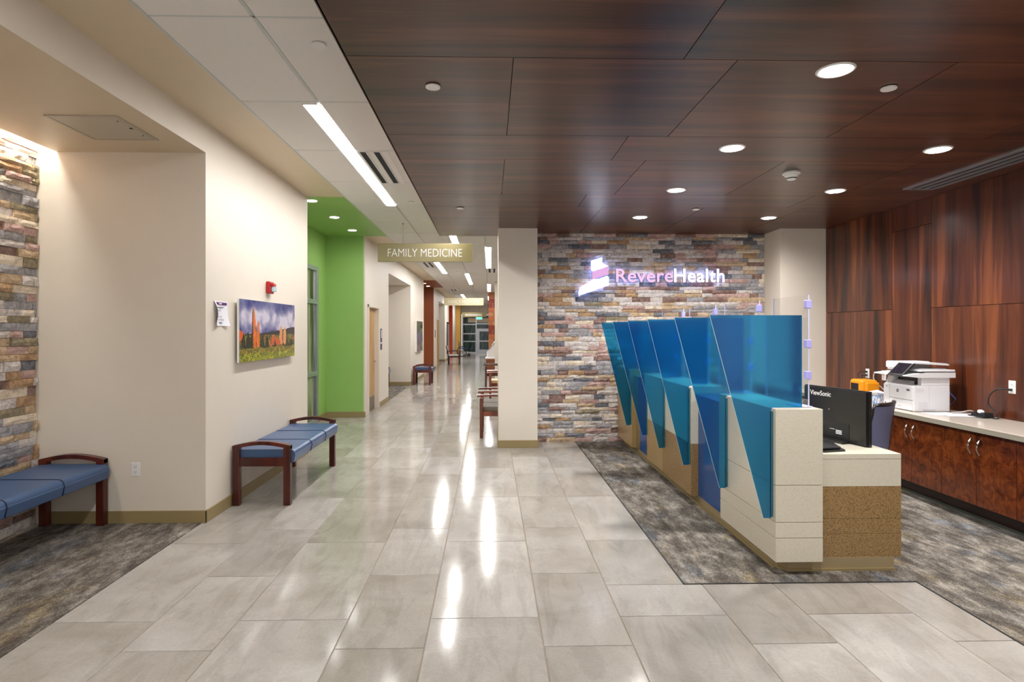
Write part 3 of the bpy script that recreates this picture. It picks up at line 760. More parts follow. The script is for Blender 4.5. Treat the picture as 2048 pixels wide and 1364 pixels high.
# ================================================================== LEFT SIDE THINGS
def cushion_profile(depth, th, over):
    """(x,z) section: waterfall front at +x"""
    pts = [(0.0, -th + .012), (0.0, -.012), (.012, 0.0)]
    n = 7; r = .045
    for i in range(n + 1):
        q = math.pi / 2 * i / n; pts.append((depth - r + r * math.sin(q), -r + r * math.cos(q)))
    pts += [(depth + .004, -th * .6), (depth - .012, -th - over + .012), (depth - .035, -th - over), (depth - .09, -th)]
    return pts
def make_bench(label, length, seats, group, depth=.53):
    t_ = thing('bench', label, 'bench', (0, 0, 0), group, local=True)      # back at x=0, near end at y=0
    for y0 in (0, length - .06):
        for x0 in (0, depth - .065):
            bx('leg', x0, x0 + .065, y0, y0 + .06, 0.0, .555, 'cherry', t_, .006)
            bx('foot', x0 + .004, x0 + .061, y0 + .004, y0 + .056, -.002 + .002, .012, 'rubber', t_)
        n = 10; up = [(depth * i / n, .553 + .04 * math.sin(math.pi * i / n)) for i in range(n + 1)]; lo_ = [(x, z - .034) for x, z in up]
        MB().prism(up + lo_[::-1], 'y', y0 + .002, y0 + .058).build('arm_rail', 'cherry', t_, .004)
        bx('end_rail', .06, depth - .06, y0 + .012, y0 + .048, .36, .44, 'cherry', t_, .003)
    MB().box(.03, .07, .05, length - .05, .37, .41).box(depth - .12, depth - .08, .05, length - .05, .37, .41).build('side_rail', 'cherry', t_)
    L = (length - .07) / seats
    for k in range(seats):
        y0 = .035 + k * L
        cs = MB().prism([(x + .012, z + .512) for x, z in cushion_profile(depth + .02, .085, .045)], 'y', y0 + .002, y0 + L - .002).build('cushion', 'vinyl', t_, .012, 3)
        if k:
            MB().tube([(x + .014, y0, z + .513) for x, z in cushion_profile(depth + .02, .085, .045)[2:13]], .004, 6).build('piping', 'vinyldark', cs)
    return t_
b1 = make_bench('blue vinyl bench with three cushions under the landscape print', 1.63, 3, 'cherry framed benches'); b1.location = (-2.372, 5.53, 0)
b2 = make_bench('blue vinyl bench in the carpeted alcove against the left stone wall', 2.17, 4, 'cherry framed benches'); b2.location = (-3.715, 2.87, 0)
b3 = make_bench('single seat blue stool bench under the picture by the brown niche', .66, 1, 'cherry framed benches'); b3.location = (-2.27, 17.58, 0)
b4 = make_bench('bench mostly hidden inside the cream recess past the wood door', 1.2, 2, 'cherry framed benches'); b4.location = (-3.42, 16.0, 0)

# vertex-coloured print
def paint(u, v, r):
    """generic desert landscape: cloudy sky, dark ridge, red rock fins, scrub"""
    import mathutils
    nz = lambda s, o=0.0: mathutils.noise.fractal(Vector((u * s * 2.2 + o, v * s + o * 1.7, 0)), 1.0, 2.0, 4)
    sm = lambda a, b, x: (lambda q: q * q * (3 - 2 * q))(min(1, max(0, (x - a) / (b - a))))
    ridge = .45 + .05 * sm(.30, .62, u) + .07 * sm(.60, 1.0, u) + .012 * nz(7, 3)
    k = .5 + 1.1 * nz(1.5, 5) + .35 * nz(5, 2) + .25 * math.sin(v * 9 + u * 3)
    k *= 1 - .5 * sm(.74, .95, v); k -= .45 * sm(.70, .50, v) * sm(.5, .1, u)
    k = min(1, max(0, k))
    c = [a + (b - a) * k for a, b in zip((54, 62, 124), (214, 208, 226))]
    if v < ridge: c = [50 + 22 * nz(9), 52 + 20 * nz(9, 1), 62 + 16 * nz(9, 2)]
    if v < .43 + .02 * nz(8, 6):
        q = nz(7, 4) + .7 * (r.random() - .5); c = [128, 124, 56] if q > .2 else ([196, 112, 64] if q < -.35 else [62, 72, 36])
    def fin(cx, w, top, bot, lean=0.0):
        if not (bot < v < top): return False
        f = (v - bot) / (top - bot); ww = 1.35 * w * (1 - f ** 5) * (.75 + .25 * nz(9, cx)); return abs(u - cx - lean * f) < ww
    if fin(.225, .030, .90, .20, -.012) or fin(.285, .024, .68, .22, .004):
        q = (u - .215) / .05; c = [232 - 70 * max(0, -q) - 36 * nz(9), 116 + 30 * (v - .4), 48 + 20 * nz(20)]
        if u < .205: c = [52, 34, 34]
    if fin(.70, .030, .60, .25, .01) or fin(.775, .028, .58, .25, .012): c = [226, 150 + 50 * (v - .3), 104]
    if fin(.545, .022, .42, .25) or (fin(.62, .06, .38, .24)): c = [206, 96, 56]
    if u < .07 and .36 < v < .52 - u: c = [224, 96, 48]
    for (cx, w, top) in [(.06, .05, .46), (.13, .05, .5), (.18, .04, .44), (.36, .055, .43), (.44, .045, .45), (.59, .035, .34), (.75, .03, .3), (.84, .05, .34), (.93, .06, .36)]:
        if .16 < v < top and abs(u - cx) < w * (1 - ((v - .16) / (top - .16)) ** 2) * (.8 + .3 * nz(26, cx)): c = [24 + 12 * r.random(), 40 + 14 * nz(12), 30]
    if v < .21 + .015 * nz(14, 8):
        q = .6 * nz(11, 2) + 1.3 * (r.random() - .5); c = [150 + 60 * q, 156 + 44 * q, 46 + 20 * q] if q > -.15 else [70, 82, 28]
        if v > .12: c = [c[0] * .95, c[1] * .84, c[2]]
    return c
def paint2(u, v, r):
    import mathutils
    q = mathutils.noise.fractal(Vector((u * 6, v * 5, 3)), 1.0, 2.0, 3); s = mathutils.noise.noise(Vector((u * 3, v * 3, 9)))
    if v > .6: c = [110, 120, 60] if q > 0 else [60, 46, 40]
    elif v > .3: c = [150, 140, 160] if q > .1 else [96, 84, 120]
    else: c = [206, 196, 190] if q > .15 else [112, 74, 70]
    return [x * (1 + .2 * s) for x in c]
def print_mesh(P00, du, dv, nrm, th, nu, nv, fn):
    r = random.Random(3); P00, du, dv, n = Vector(P00), Vector(du), Vector(dv), Vector(nrm)
    vs = [P00 + du * (i / nu) + dv * (j / nv) + n * th for j in range(nv + 1) for i in range(nu + 1)]
    fs = [(j * (nu + 1) + i, j * (nu + 1) + i + 1, (j + 1) * (nu + 1) + i + 1, (j + 1) * (nu + 1) + i) for j in range(nv) for i in range(nu)]
    me = bpy.data.meshes.new('print'); me.from_pydata(vs, [], fs); me.materials.append(M['print'])
    at = me.color_attributes.new('col', 'FLOAT_COLOR', 'POINT')
    for j in range(nv + 1):
        for i in range(nu + 1):
            c = fn(i / nu, j / nv, r); at.data[j * (nu + 1) + i].color = srgb(*[min(255, max(0, x)) for x in c])
    return me
ar = thing('wall_print', 'landscape print of red rock spires under storm clouds above the bench', 'picture', (-2.36, 6.4, 1.31))
bx('mount', -2.388, -2.365, 5.75, 7.05, 1.40, 1.84, 'blackmatte', ar)
bx('panel', -2.365, -2.345, 5.62, 7.19, 1.312, 1.914, 'whitepaint', ar)
obj('image_sheet', print_mesh((-2.345, 5.62, 1.312), (0, 1.57, 0), (0, 0, .602), (1, 0, 0), .002, 220, 110, paint), ar)
ar = thing('wall_print', 'small colourful picture on the wall beside the brown niche', 'picture', (-2.3, 19.3, .95))
bx('panel', -2.318, -2.27, 18.5, 20.1, .93, 1.90, 'whitepaint', ar)
obj('image_sheet', print_mesh((-2.27, 18.5, .93), (0, 1.6, 0), (0, 0, .97), (1, 0, 0), .002, 40, 30, paint2), ar)

# curled paper notice
pn = thing('paper_notice', 'curling white paper notice with a purple heading taped to the wall', 'notice', (-2.385, 5.33, 1.66))
m = MB(); n = 14; W_, H_ = .262, .218
vs = []
for j in range(n + 1):
    for i in range(n + 1):
        u, v = i / n, j / n; lift = .004 + .030 * (max(0, .35 - u) / .35) ** 2 * math.sin(math.pi * min(1, (1 - v) * 1.1)) + .028 * (1 - v) ** 3 * (abs(u - .5) * 2) ** 1.5
        vs.append((XL + lift, 5.205 + W_ * u + .02 * (max(0, .3 - u)) * math.sin(math.pi * (1 - v)), 1.657 + H_ * v))
m.add(vs, [(j * (n + 1) + i, j * (n + 1) + i + 1, (j + 1) * (n + 1) + i + 1, (j + 1) * (n + 1) + i) for j in range(n) for i in range(n)], 0, True)
m.build('sheet', 'paper', pn)
bx('heading_band', XL + .006, XL + .0075, 5.235, 5.445, 1.842, 1.864, 'purple', pn)
bx('heading_mark', XL + .0076, XL + .0082, 5.29, 5.345, 1.848, 1.858, 'paper', pn)
for k_, (s_, w_) in enumerate([(None, .12), ('Imaging', .075), ('Lab', .035), ('Urgent Care', .10), ('Family Medicine', .14), (None, .10)]):
    zz = 1.815 - k_ * .0275
    if s_: lettering('line_of_text', pn, 'ink', s_, .02, (XL + .009, 5.245, zz), (0, 1, 0), (0, 0, 1), width=w_)
    else:
        mm = MB(); yy = 5.245
        while yy < 5.245 + w_:
            l_ = R.uniform(.006, .012); mm.box(XL + .0085, XL + .009, yy, yy + l_, zz, zz + R.uniform(.008, .012)); yy += l_ + .004
        mm.build('line_of_text', 'ink', pn)
# fire alarm strobe
st = thing('fire_alarm', 'red fire alarm strobe with clear lens on the wall above the print', 'fire alarm', (XL, 6.47, 2.0))
bx('housing', XL, XL + .045, 6.40, 6.53, 2.01, 2.14, 'red', st, .012, 3)
bx('lens', XL + .045, XL + .085, 6.43, 6.50, 2.03, 2.085, 'clearlens', st, .012, 3)
bx('lens_bracket', XL + .04, XL + .075, 6.425, 6.505, 2.085, 2.12, 'red', st, .008)
bx('mounting_plate', XL, XL + .012, 6.43, 6.50, 1.99, 2.01, 'whiteplastic', st)
for k_, ch in enumerate('FIRE'): lettering('letter', st, 'signletter', ch, .02, (XL + .0465, 6.407, 2.115 - k_ * .022), (0, 1, 0), (0, 0, 1))

def outlet_plate(label, c, normal, plugs=()):
    """duplex wall plate; normal '-x', '-y'"""
    t_ = thing('wall_outlet', label, 'outlet', c)
    x, y, z = c
    def b_(name, w0, w1, z0, z1, d0, d1, mat, par, bev=0.0):
        if normal == '-y': return bx(name, x + w0, x + w1, y - d1, y - d0, z + z0, z + z1, mat, par, bev)
        return bx(name, x - d1, x - d0, y + w0, y + w1, z + z0, z + z1, mat, par, bev)
    b_('plate', -.036, .036, -.058, .058, 0, .006, 'whiteplastic', t_, .003)
    for zz in (-.022, .022):
        f_ = b_('socket', -.016, .016, zz - .016, zz + .016, .006, .008, 'whiteplastic', t_, .003)
        for w_ in (-.007, .007): b_('slot', w_ - .0015, w_ + .0015, zz - .003, zz + .008, .008, .0086, 'blackmatte', f_)
        b_('slot', -.0025, .0025, zz - .011, zz - .007, .008, .0086, 'blackmatte', f_)
    return t_
outlet_plate('white outlet plate low on the cream wall between the two benches', (-2.968, YA, .452), '-y')
outlet_plate('white outlet plate low inside the cream recess beyond the wood door', (-2.62 - .62, 17.45, .45), '-y')
# room signs by the door
rs = thing('room_sign', 'tall grey room sign with a pictogram beside the wood door', 'sign', (XL2, 12.72, 1.30))
MB().prism([(12.64, 1.36), (12.80, 1.36), (12.80, 1.62), (12.77, 1.65), (12.67, 1.65), (12.64, 1.62)], 'x', XL2, XL2 + .012).build('plate', 'ink', rs)
bx('pictogram', XL2 + .012, XL2 + .014, 12.69, 12.75, 1.45, 1.62, 'signletter', rs)
tag(bx('room_sign', XL2, XL2 + .012, 12.64, 12.80, 1.20, 1.33, 'ink'), 'small grey square sign below the pictogram sign by the wood door', 'sign')

# ================================================================== HANGING SIGNS
def hang_sign(label, x0, x1, y, z0, z1, mat, body, lx0, lx1, lz, ls, wires):
    t_ = thing('hanging_sign', label, 'sign', ((x0 + x1) / 2, y, z0), 'hanging corridor signs')
    bx('panel', x0, x1, y - .02, y + .02, z0, z1, mat, t_, .002)
    for wx in wires:
        MB().tube([(wx, y, z1), (wx, y, ZC - .01)], .0032, 6).build('wire', 'wire', t_)
        MB().lathe([(.014, -.014), (.014, 0)], (wx, y, ZC + .001), 'z', 12).build('ceiling_clip', 'wire', t_)
    if body: lettering('lettering', t_, 'signletter', body, ls, (lx0, y - .0215, lz), (1, 0, 0), (0, 0, 1), width=lx1 - lx0, extrude=.001, bold=-.0022)
    else:
        mm = MB(); xx = lx0
        while xx < lx1:
            w_ = R.uniform(.03, .06); mm.box(xx, xx + w_, y - .022, y - .02, lz, lz + .09); xx += w_ + .04
        mm.build('lettering', 'signletter', t_)
hang_sign('olive gold FAMILY MEDICINE sign hanging nearest the wood ceiling', -1.826, -0.286, 9.75, 2.733, 3.031, 'signgold', 'FAMILY MEDICINE', -1.664, -0.458, 2.815, .19, (-1.42, -0.70))
hang_sign('paler FAMILY MEDICINE sign hanging halfway down the corridor', -1.797, -0.254, 23.3, 2.58, 2.87, 'signpale', 'FAMILY MEDICINE', -1.63, -.42, 2.66, .19, (-1.4, -.65))
hang_sign('dim gold sign hanging before the glazed entrance', -1.80, -0.25, 39.0, 2.46, 2.76, 'signgold', None, -1.62, -.5, 2.56, .19, (-1.4, -.65))
ex = thing('exit_sign', 'small glowing green exit sign above the far entrance', 'exit sign', (-.72, 40.2, 2.34))
bx('housing', -.92, -.52, 40.2, 40.24, 2.33, 2.50, 'whiteplastic', ex)
lettering('lettering', ex, 'exit_e', 'EXIT', .15, (-.88, 40.197, 2.36), (1, 0, 0), (0, 0, 1), width=.32, bold=.004)
bx('glow_panel', -.90, -.54, 40.198, 40.2, 2.345, 2.485, 'exit_e', ex)
MB().tube([(-.72, 40.22, 2.5), (-.72, 40.22, ZC)], .008, 6).build('stem', 'wire', ex)

# ================================================================== LIT WALL SIGN
ls = thing('wall_sign', 'backlit white and pink logo and letters on the stone wall', 'sign', (2.3, 8.5, 2.1))
YF = 8.50
def zp(pts): return [(lambda q: (q[0], q[2]))(onY(1130 + a / 6.0235, 500 + b / 6.0235, YF)) for a, b in pts]
logo = [('logo_shape', 'sign_w', [(312, 130), (448, 88), (446, 160), (526, 194), (332, 258), (312, 240)]),
        ('logo_band', 'sign_p', [(325, 266), (526, 200), (526, 294), (325, 354)]),
        ('logo_shape', 'sign_w', [(332, 378), (505, 312), (528, 326), (528, 424), (165, 552), (160, 512), (172, 474), (204, 436), (250, 408)])]
for nm, mt, pts in logo:
    zc = [sum(q[i] for q in zp(pts)) / len(pts) for i in (0, 1)]
    MB().prism(zp(pts), 'y', YF, YF + .035, 0, 1).build(nm, [mt, 'sign_side'], ls)
    MB().prism([(x_ * .96 + .04 * zc[0], z_ * .96 + .04 * zc[1]) for x_, z_ in zp(pts)], 'y', YF + .036, YF + .040).build('halo_led', 'sign_halo', ls)
pR, pH = onY(1232, 563.5, YF), onY(1348, 563.5, YF)
for body, p0, w_, mt in (('Revere', pR, onY(1346.5, 563, YF)[0] - pR[0], 'sign_rose'), ('Health', pH, onY(1449, 563, YF)[0] - pH[0], 'sign_w')):
    me = text_mesh(body, .268, p0, (1, 0, 0), (0, 0, 1), extrude=.016, bold=.004, width=w_, spacing=1.04)
    bm = bmesh.new(); bm.from_mesh(me); bmesh.ops.remove_doubles(bm, verts=bm.verts, dist=1e-5); bm.verts.ensure_lookup_table()
    seen = set(); comps = []
    for v in bm.verts:
        if v.index in seen: continue
        st_, comp = [v], []; seen.add(v.index)
        while st_:
            q = st_.pop(); comp.append(q)
            for e in q.link_edges:
                w2 = e.other_vert(q)
                if w2.index not in seen: seen.add(w2.index); st_.append(w2)
        comps.append(comp)
    for comp in comps:
        ids = {v.index: i for i, v in enumerate(comp)}
        m = MB(); fs = [tuple(ids[v.index] for v in f.verts) for f in bm.faces if f.verts[0].index in ids]
        m.add([v.co + Vector((0, .016, 0)) for v in comp], fs)
        m.mi = [0 if max(comp[i].co.y for i in f) < YF - .010 else (2 if min(comp[i].co.y for i in f) > YF + .010 else 1) for f in m.f]
        m.build('letter', [mt, 'sign_side', 'sign_halo'], ls)
    bm.free()

# ================================================================== RECEPTION DESK
dk = thing('reception_desk', 'long reception desk of cream, brown and blue blocks with frosted blue glass fins', 'desk', (2.2, 6.2, 0))
g = .0015
# near cream block
for a, b in ((.09, .25), (.25, .354), (.354, .597), (.597, 1.10)): bx('block_slab', 1.878, 2.192, 3.868, 4.81, a + g, b - g, 'quartz', dk, .002)
# blue recess
bx('recess_panel', 1.915, 2.19, 4.81, 5.43, .10, 1.02, 'deskblue', dk)
# brown block with cream upper
bx('block_slab', 1.85, 2.19, 5.43, 6.34, .09, .57 - g, 'cork', dk, .002); bx('block_slab', 1.85, 2.19, 5.43, 6.34, .57 + g, 1.09, 'quartz', dk, .002)
# tan block with cream upper
bx('block_slab', 1.868, 2.19, 6.34, 7.04, .09, .57 - g, 'desktan', dk); bx('block_slab', 1.868, 2.19, 6.34, 7.04, .57 + g, 1.09, 'quartz', dk)
bx('recess_panel', 1.90, 2.19, 7.04, 7.50, .10, 1.02, 'deskblue', dk)
bx('recess_panel', 1.905, 2.19, 7.50, 7.71, .10, 1.02, 'desktandark', dk)
bx('block_slab', 1.85, 2.19, 7.71, 8.57, .09, 1.09, 'desktan', dk)
# low work surface and end panel
bx('worktop', 2.194, 2.772, 3.948, 8.5, .752, .786, 'quartz', dk, .002)
bx('end_panel', 2.194, 2.772, 3.95, 4.02, .568, .752, 'quartz', dk)
for a, b in ((.09, .25), (.25, .352), (.352, .567)): bx('end_panel', 2.194, 2.772, 3.948, 4.02, a + g * .6, b - g * .6, 'cork', dk, .001)
for y in (5.5, 7.0, 8.4): bx('end_panel', 2.25, 2.75, y, y + .04, 0.0, .752, 'desktandark', dk)
MB().prism([(1.955, 4.0), (2.0, 3.945), (2.72, 3.945), (2.72, 4.03), (2.2, 4.03), (2.2, 8.5), (1.93, 8.5), (1.93, 4.02)], 'z', 0.003, .092).build('toe_kick', 'tan_toe', dk)
bx('toe_cove', 1.92, 1.932, 4.0, 8.5, .003, .03, 'base', dk)
MB().prism([(1.95, 3.995), (1.997, 3.935), (2.725, 3.935), (2.725, 3.945), (2.0, 3.945), (1.955, 4.005)], 'z', .003, .02).build('toe_cove', 'base', dk)
MB().lathe([(.022, -.012), (.022, .012)], (2.735, 4.03, .05), 'y', 14).build('caster', 'black', dk)
# glass fins
fin_y = [3.905, 4.66, 5.46, 6.25, 7.02, 7.75]
fin_x = [1.876, 1.876, 1.848, 1.848, 1.866, 1.848]
for i, y in enumerate(fin_y):
    xf = fin_x[i] - .012
    poly = [(1.455, 1.718), (2.072, 1.718), (2.072, 1.104), (xf + .011, 1.104), (xf, 1.09), (xf, .372), (xf - .05, .372)]
    f_ = MB().prism(poly, 'y', y, y + .012, 0, 1).build('glass_fin', ['fin', 'finedge'], dk)
    bx('channel', xf, fin_x[i] + .001, y - .002, y + .014, .38, 1.08, 'tealstrip', f_)

# sneeze guards
for k_, (a, b) in enumerate(((3.93, 4.42), (4.655, 5.35), (5.57, 6.3), (6.5, 7.3))):
    sg = thing('sneeze_guard', ['clear acrylic guard on the counter behind the near blue glass fin', 'second clear acrylic guard behind the blue glass fins', 'third clear acrylic guard behind the blue glass fins', 'clear acrylic guard at the stone wall end of the desk'][k_], 'sneeze guard', (2.13, (a + b) / 2, 1.10), 'clear acrylic guards on the desk')
    bx('sheet', 2.127, 2.133, a, b, 1.104, 1.855, 'acrylic', sg)
    for q in (a - .003, b): bx('sheet_edge', 2.126, 2.134, q, q + .003, 1.104, 1.855, 'acrylic_edge', sg)
    for z in (1.29, 1.50, 1.765): bx('clip', 2.112, 2.148, a - .008, a + .03, z, z + .055, 'lilacclip', sg, .004)
    bx('foot', 2.08, 2.17, a + .02, a + .16, 1.101, 1.106, 'acrylic_edge', sg)

# monitor
mo = thing('monitor', 'black computer monitor seen from behind on the desk end', 'monitor', (2.62, 4.46, .786), local=True)
A, B = Vector((2.693, 4.15, 0)), Vector((2.555, 4.75, 0)); ang = math.atan2((A - B).y, (A - B).x)
Wm = (A - B).length
# local: x along the screen (left = far end), -y faces the camera
MB().prism([(-Wm / 2, .0), (Wm / 2, .0), (Wm / 2, .395), (-Wm / 2, .395)], 'y', -.012, .012).build('bezel', 'black', mo, .004)
MB().prism([(-Wm / 2 + .012, .008), (Wm / 2 - .012, .008), (Wm / 2 - .012, .387), (-Wm / 2 + .012, .387)], 'y', -.028, -.012).build('rear_shell', 'black', mo, .008, 3)
bx('connector_panel', -.13, .15, -.031, -.027, .03, .14, 'blackmatte', mo)
MB().box(.03, .085, -.0325, -.031, .055, .062).box(.03, .085, -.0325, -.031, .066, .073).box(.03, .085, -.0325, -.031, .077, .084).box(-.03, .02, -.0325, -.031, .085, .088).build('rating_label', 'paper', mo)
for (x, z) in [(-.04, .23), (-.04, .13), (.06, .13)]: MB().lathe([(.005, -.0292), (.005, -.027)], (x, 0, z), 'y', 10).build('screw', 'chrome', mo)
bx('neck', -.05, .05, .012, .03, .0, .10, 'black', mo)
MB().prism([(-.16, -.10), (.16, -.10), (.13, .11), (-.13, .11)], 'z', 0.001, .014).build('stand_base', 'black', mo, .004)
lettering('brand_text', mo, 'signletter', 'ViewSonic', .052, (-Wm / 2 + .075, -.0288, .325), (1, 0, 0), (0, 0, 1), width=.21, bold=.0006)
MB().tube([(-.10, -.035, .09), (-.07, -.07, .06), (-.06, -.075, .02), (-.10, -.06, .008), (-.2, -.03, .006)], .0035, 6).build('cable', 'greycable', mo)
mo.location = (2.624, 4.45, .787); mo.rotation_euler = (0, 0, ang)
# keyboard slab in front of the monitor
kb = thing('keyboard', 'flat black keyboard tray lying on the desk end by the monitor', 'keyboard', (2.33, 4.12, .786))
MB().prism([(2.20, 3.975), (2.44, 4.03), (2.50, 4.30), (2.24, 4.34)], 'z', .787, .797).build('base', 'black', kb, .002)
MB().prism([(2.205, 4.0), (2.42, 4.05), (2.485, 4.29), (2.25, 4.33)], 'z', .805, .813).build('top_plate', 'black', kb, .002)
MB().box(2.25, 2.42, 4.06, 4.28, .797, .805).build('riser', 'blackmatte', kb)

# office chair
oc = thing('office_chair', 'office chair with blue grey mesh back and black rim behind the desk', 'chair', (3.25, 5.15, 0), local=True)
n = 12
def backpt(u, v, d=0.0):   # u -1..1, v 0..1
    w = .235 + .02 * math.sin(v * math.pi) - .05 * max(0, v - .8)
    return (u * w, -.03 - .05 * (1 - u * u) - .06 * v * v + d, .46 + .53 * v)
m = MB()
for d in (0, .018):
    vs = [backpt(-1 + 2 * i / n, j / n, d) for j in range(n + 1) for i in range(n + 1)]
    m.add(vs, [(j * (n + 1) + i, j * (n + 1) + i + 1, (j + 1) * (n + 1) + i + 1, (j + 1) * (n + 1) + i) for j in range(n) for i in range(n)], 0, True)
m.build('backrest', 'meshback', oc)
rim = [backpt(-1, j / 10, .009) for j in range(11)] + [backpt(-1 + 2 * i / 8, 1, .009) for i in range(1, 8)] + [backpt(1, j / 10, .009) for j in range(10, -1, -1)] + [backpt(1 - 2 * i / 8, 0, .009) for i in range(1, 8)]
MB().tube(rim, .016, 8, closed=True).build('back_rim', 'black', oc)
bx('seat', -.25, .25, .02, .50, .42, .50, 'blackmatte', oc, .03, 3)
MB().tube([(0, .25, .08), (0, .25, .42)], .028, 12).build('gas_column', 'black', oc)
MB().tube([(0, .25, .42), (0, .0, .42), (0, -.05, .50), (0, -.07, .7)], .022, 8).build('back_stem', 'black', oc)
for k_ in range(5):
    q = k_ * 2 * math.pi / 5 + .3; c_, s_ = math.cos(q), math.sin(q)
    l_ = MB().tube([(0, .25, .10), (.28 * c_, .25 + .28 * s_, .07)], [.024, .016], 8).build('base_leg', 'black', oc)
    MB().lathe([(.026, -.016), (.026, .016)], (.28 * c_, .25 + .28 * s_, .031), 'x', 14).build('caster', 'black', l_)
for s_ in (-1, 1): MB().tube([(s_ * .26, .3, .44), (s_ * .29, .3, .55), (s_ * .29, .25, .64), (s_ * .29, .42, .645), (s_ * .29, .1, .645)], .015, 8).build('armrest', 'black', oc)
oc.location = (3.34, 5.10, 0); oc.rotation_euler = (0, 0, math.radians(38))

# ================================================================== RIGHT WALL CABINETS
cab_y = [8.06, 7.51, 6.75, 5.99, 5.232, 4.473, 3.714, 2.955, 2.196]
cab_lab = ['narrow burl cabinet in the corner by the cream pillar', 'burl base cabinet below the orange case', 'burl base cabinet below the printer back end', 'burl base cabinet below the printer front, beside the office chair', 'burl base cabinet under the outlet with the black cord', 'burl base cabinet next along toward the carpet edge', 'burl base cabinet in the foreground run', 'last burl base cabinet of the run']
cab_lab = ['narrow burl cabinet in the corner by the cream pillar', 'burl base cabinet under the orange case', 'burl base cabinet under the wipes box, behind the desk', 'burl base cabinet under the printer, beside the office chair', 'burl base cabinet under the outlet with the plugged black cord', 'burl base cabinet just past the black cord outlet, away from the printer', 'second burl cabinet past the black cord outlet, away from the printer', 'end burl cabinet of the run, away from the printer']
for i in range(len(cab_y) - 1):
    y1, y0 = cab_y[i], cab_y[i + 1]
    cb = thing('base_cabinet', cab_lab[i], 'cabinet', (4.33, (y0 + y1) / 2, 0), 'burl base cabinets')
    bx('body', 4.06, 4.628, y0 + .001, y1 - .001, .155, .772, 'burl', cb)
    bx('toe_kick', 4.17, 4.20, y0, y1, .005, .155, 'darktoe', cb)
    bx('cove_strip', 4.155, 4.172, y0, y1, .005, .035, 'vinylstrip', cb)
    ym = (y0 + y1) / 2 if i else None
    spans = [(ym, y1, ym + .045), (y0, ym, ym - .045)] if i else [(y0, y1, y0 + .05)]
    for a, b, hy in spans:
        d_ = bx('door', 4.04, 4.06, a + .002, b - .002, .16, .768, 'burl', cb, .002)
        h_ = [(4.04 - .036 * math.sin(math.pi * q / 8), hy - (.0 if i else 0), .575 + .145 * q / 8) for q in range(9)]
        MB().tube(h_, .0065, 8).build('handle', 'chrome', d_)
ct = thing('countertop', 'pale grey quartz countertop running along the wood wall', 'countertop', (4.32, 5.1, .775))
bx('slab', 4.012, 4.63, 2.19, 8.09, .775, .82, ['counter'], ct, .003)
bx('front_edge', 4.008, 4.013, 2.19, 8.09, .7755, .8175, 'counteredge', ct)

ZT = .8205
# printer
pr = thing('printer', 'white multifunction laser printer with tilted black touch panel on the counter', 'printer', (4.3, 5.92, .82))
x0, x1, y0, y1 = 4.13, 4.50, 5.715, 6.15
bx('lower_body', x0 + .008, x1, y0, y1, ZT, 1.075, 'printerwhite', pr, .01)
bx('paper_tray', x0 - .004, x0 + .02, y0 + .01, y1 - .10, ZT + .008, .925, 'printerwhite', pr, .006)
bx('tray_grip', x0 - .006, x0 - .003, y0 + .16, y0 + .28, ZT + .035, ZT + .047, 'printergrey', pr)
fd = bx('front_door', x0 - .004, x0 + .02, y0 + .01, y1 - .10, .930, 1.062, 'printerwhite', pr, .006)
bx('front_column', x0 - .004, x0 + .02, y1 - .095, y1 - .005, ZT + .008, 1.065, 'printerwhite', pr, .006)
MB().lathe([(.017, -.0012), (.017, .001)], (x0 - .004, y0 + .215, 1.01), 'x', 20).build('logo_disc', 'ink', fd)
lettering('logo_text', fd, 'whiteplastic', 'hp', .026, (x0 - .0056, y0 + .225, 1.005), (0, -1, 0), (0, 0, 1), width=.02)
bx('badge', x0 - .0055, x0 - .004, y0 + .04, y0 + .085, 1.02, 1.037, 'ink', fd)
bx('button', x0 - .0055, x0 - .004, y1 - .06, y1 - .05, 1.035, 1.045, 'black', pr); bx('usb_port', x0 - .0055, x0 - .004, y1 - .045, y1 - .03, .86, .875, 'ink', pr)
bx('upper_body', x0 + .09, x1, y0 + .005, y1 - .01, 1.075, 1.155, 'printerwhite', pr, .004)
MB().prism([(x0 + .02, 1.076), (x0 + .10, 1.076), (x0 + .10, 1.155), (x0 + .05, 1.155)], 'y', y1 - .09, y1 - .01).build('support_post', 'printerwhite', pr)
bx('output_bay', x0 + .086, x0 + .09, y0 + .06, y1 - .10, 1.08, 1.15, 'black', pr)
MB().prism([(x0 + .10, 1.076), (x0 + .02, 1.076), (x0 + .10, 1.12)], 'y', y0 + .1, y1 - .1).build('output_ramp', 'printergrey', pr)
MB().prism([(x0 - .09, 1.168), (x0 + .03, 1.155), (x1 + .03, 1.155), (x1 + .03, 1.205), (x0 + .12, 1.205), (x0 - .09, 1.178)], 'y', y0 - .03, y1 + .02).build('scanner_bed', 'printerwhite', pr, .006)
bx('scanner_gap', x0 + .06, x1 + .025, y0 - .02, y1 + .01, 1.205, 1.212, 'black', pr)
bx('scanner_lid', x0 + .05, x1 + .03, y0 - .028, y1 + .015, 1.212, 1.232, 'printerwhite', pr, .006)
bx('document_tray', x0 + .10, x1, y0 + .05, y1 - .15, 1.233, 1.240, 'printergrey', pr)
MB().box(x0 + .02, x1 - .02, y1 - .20, y1 + .0, 1.232, 1.30).build('feeder_body', 'printerwhite', pr, .012)
MB().prism([(x0 + .02, 1.290), (x1 + .0, 1.270), (x1 + .01, 1.280), (x1 - .02, 1.292), (x0 + .02, 1.302)], 'y', y0 + .02, y1 - .03).build('feeder_tray', 'printerwhite', pr, .003)
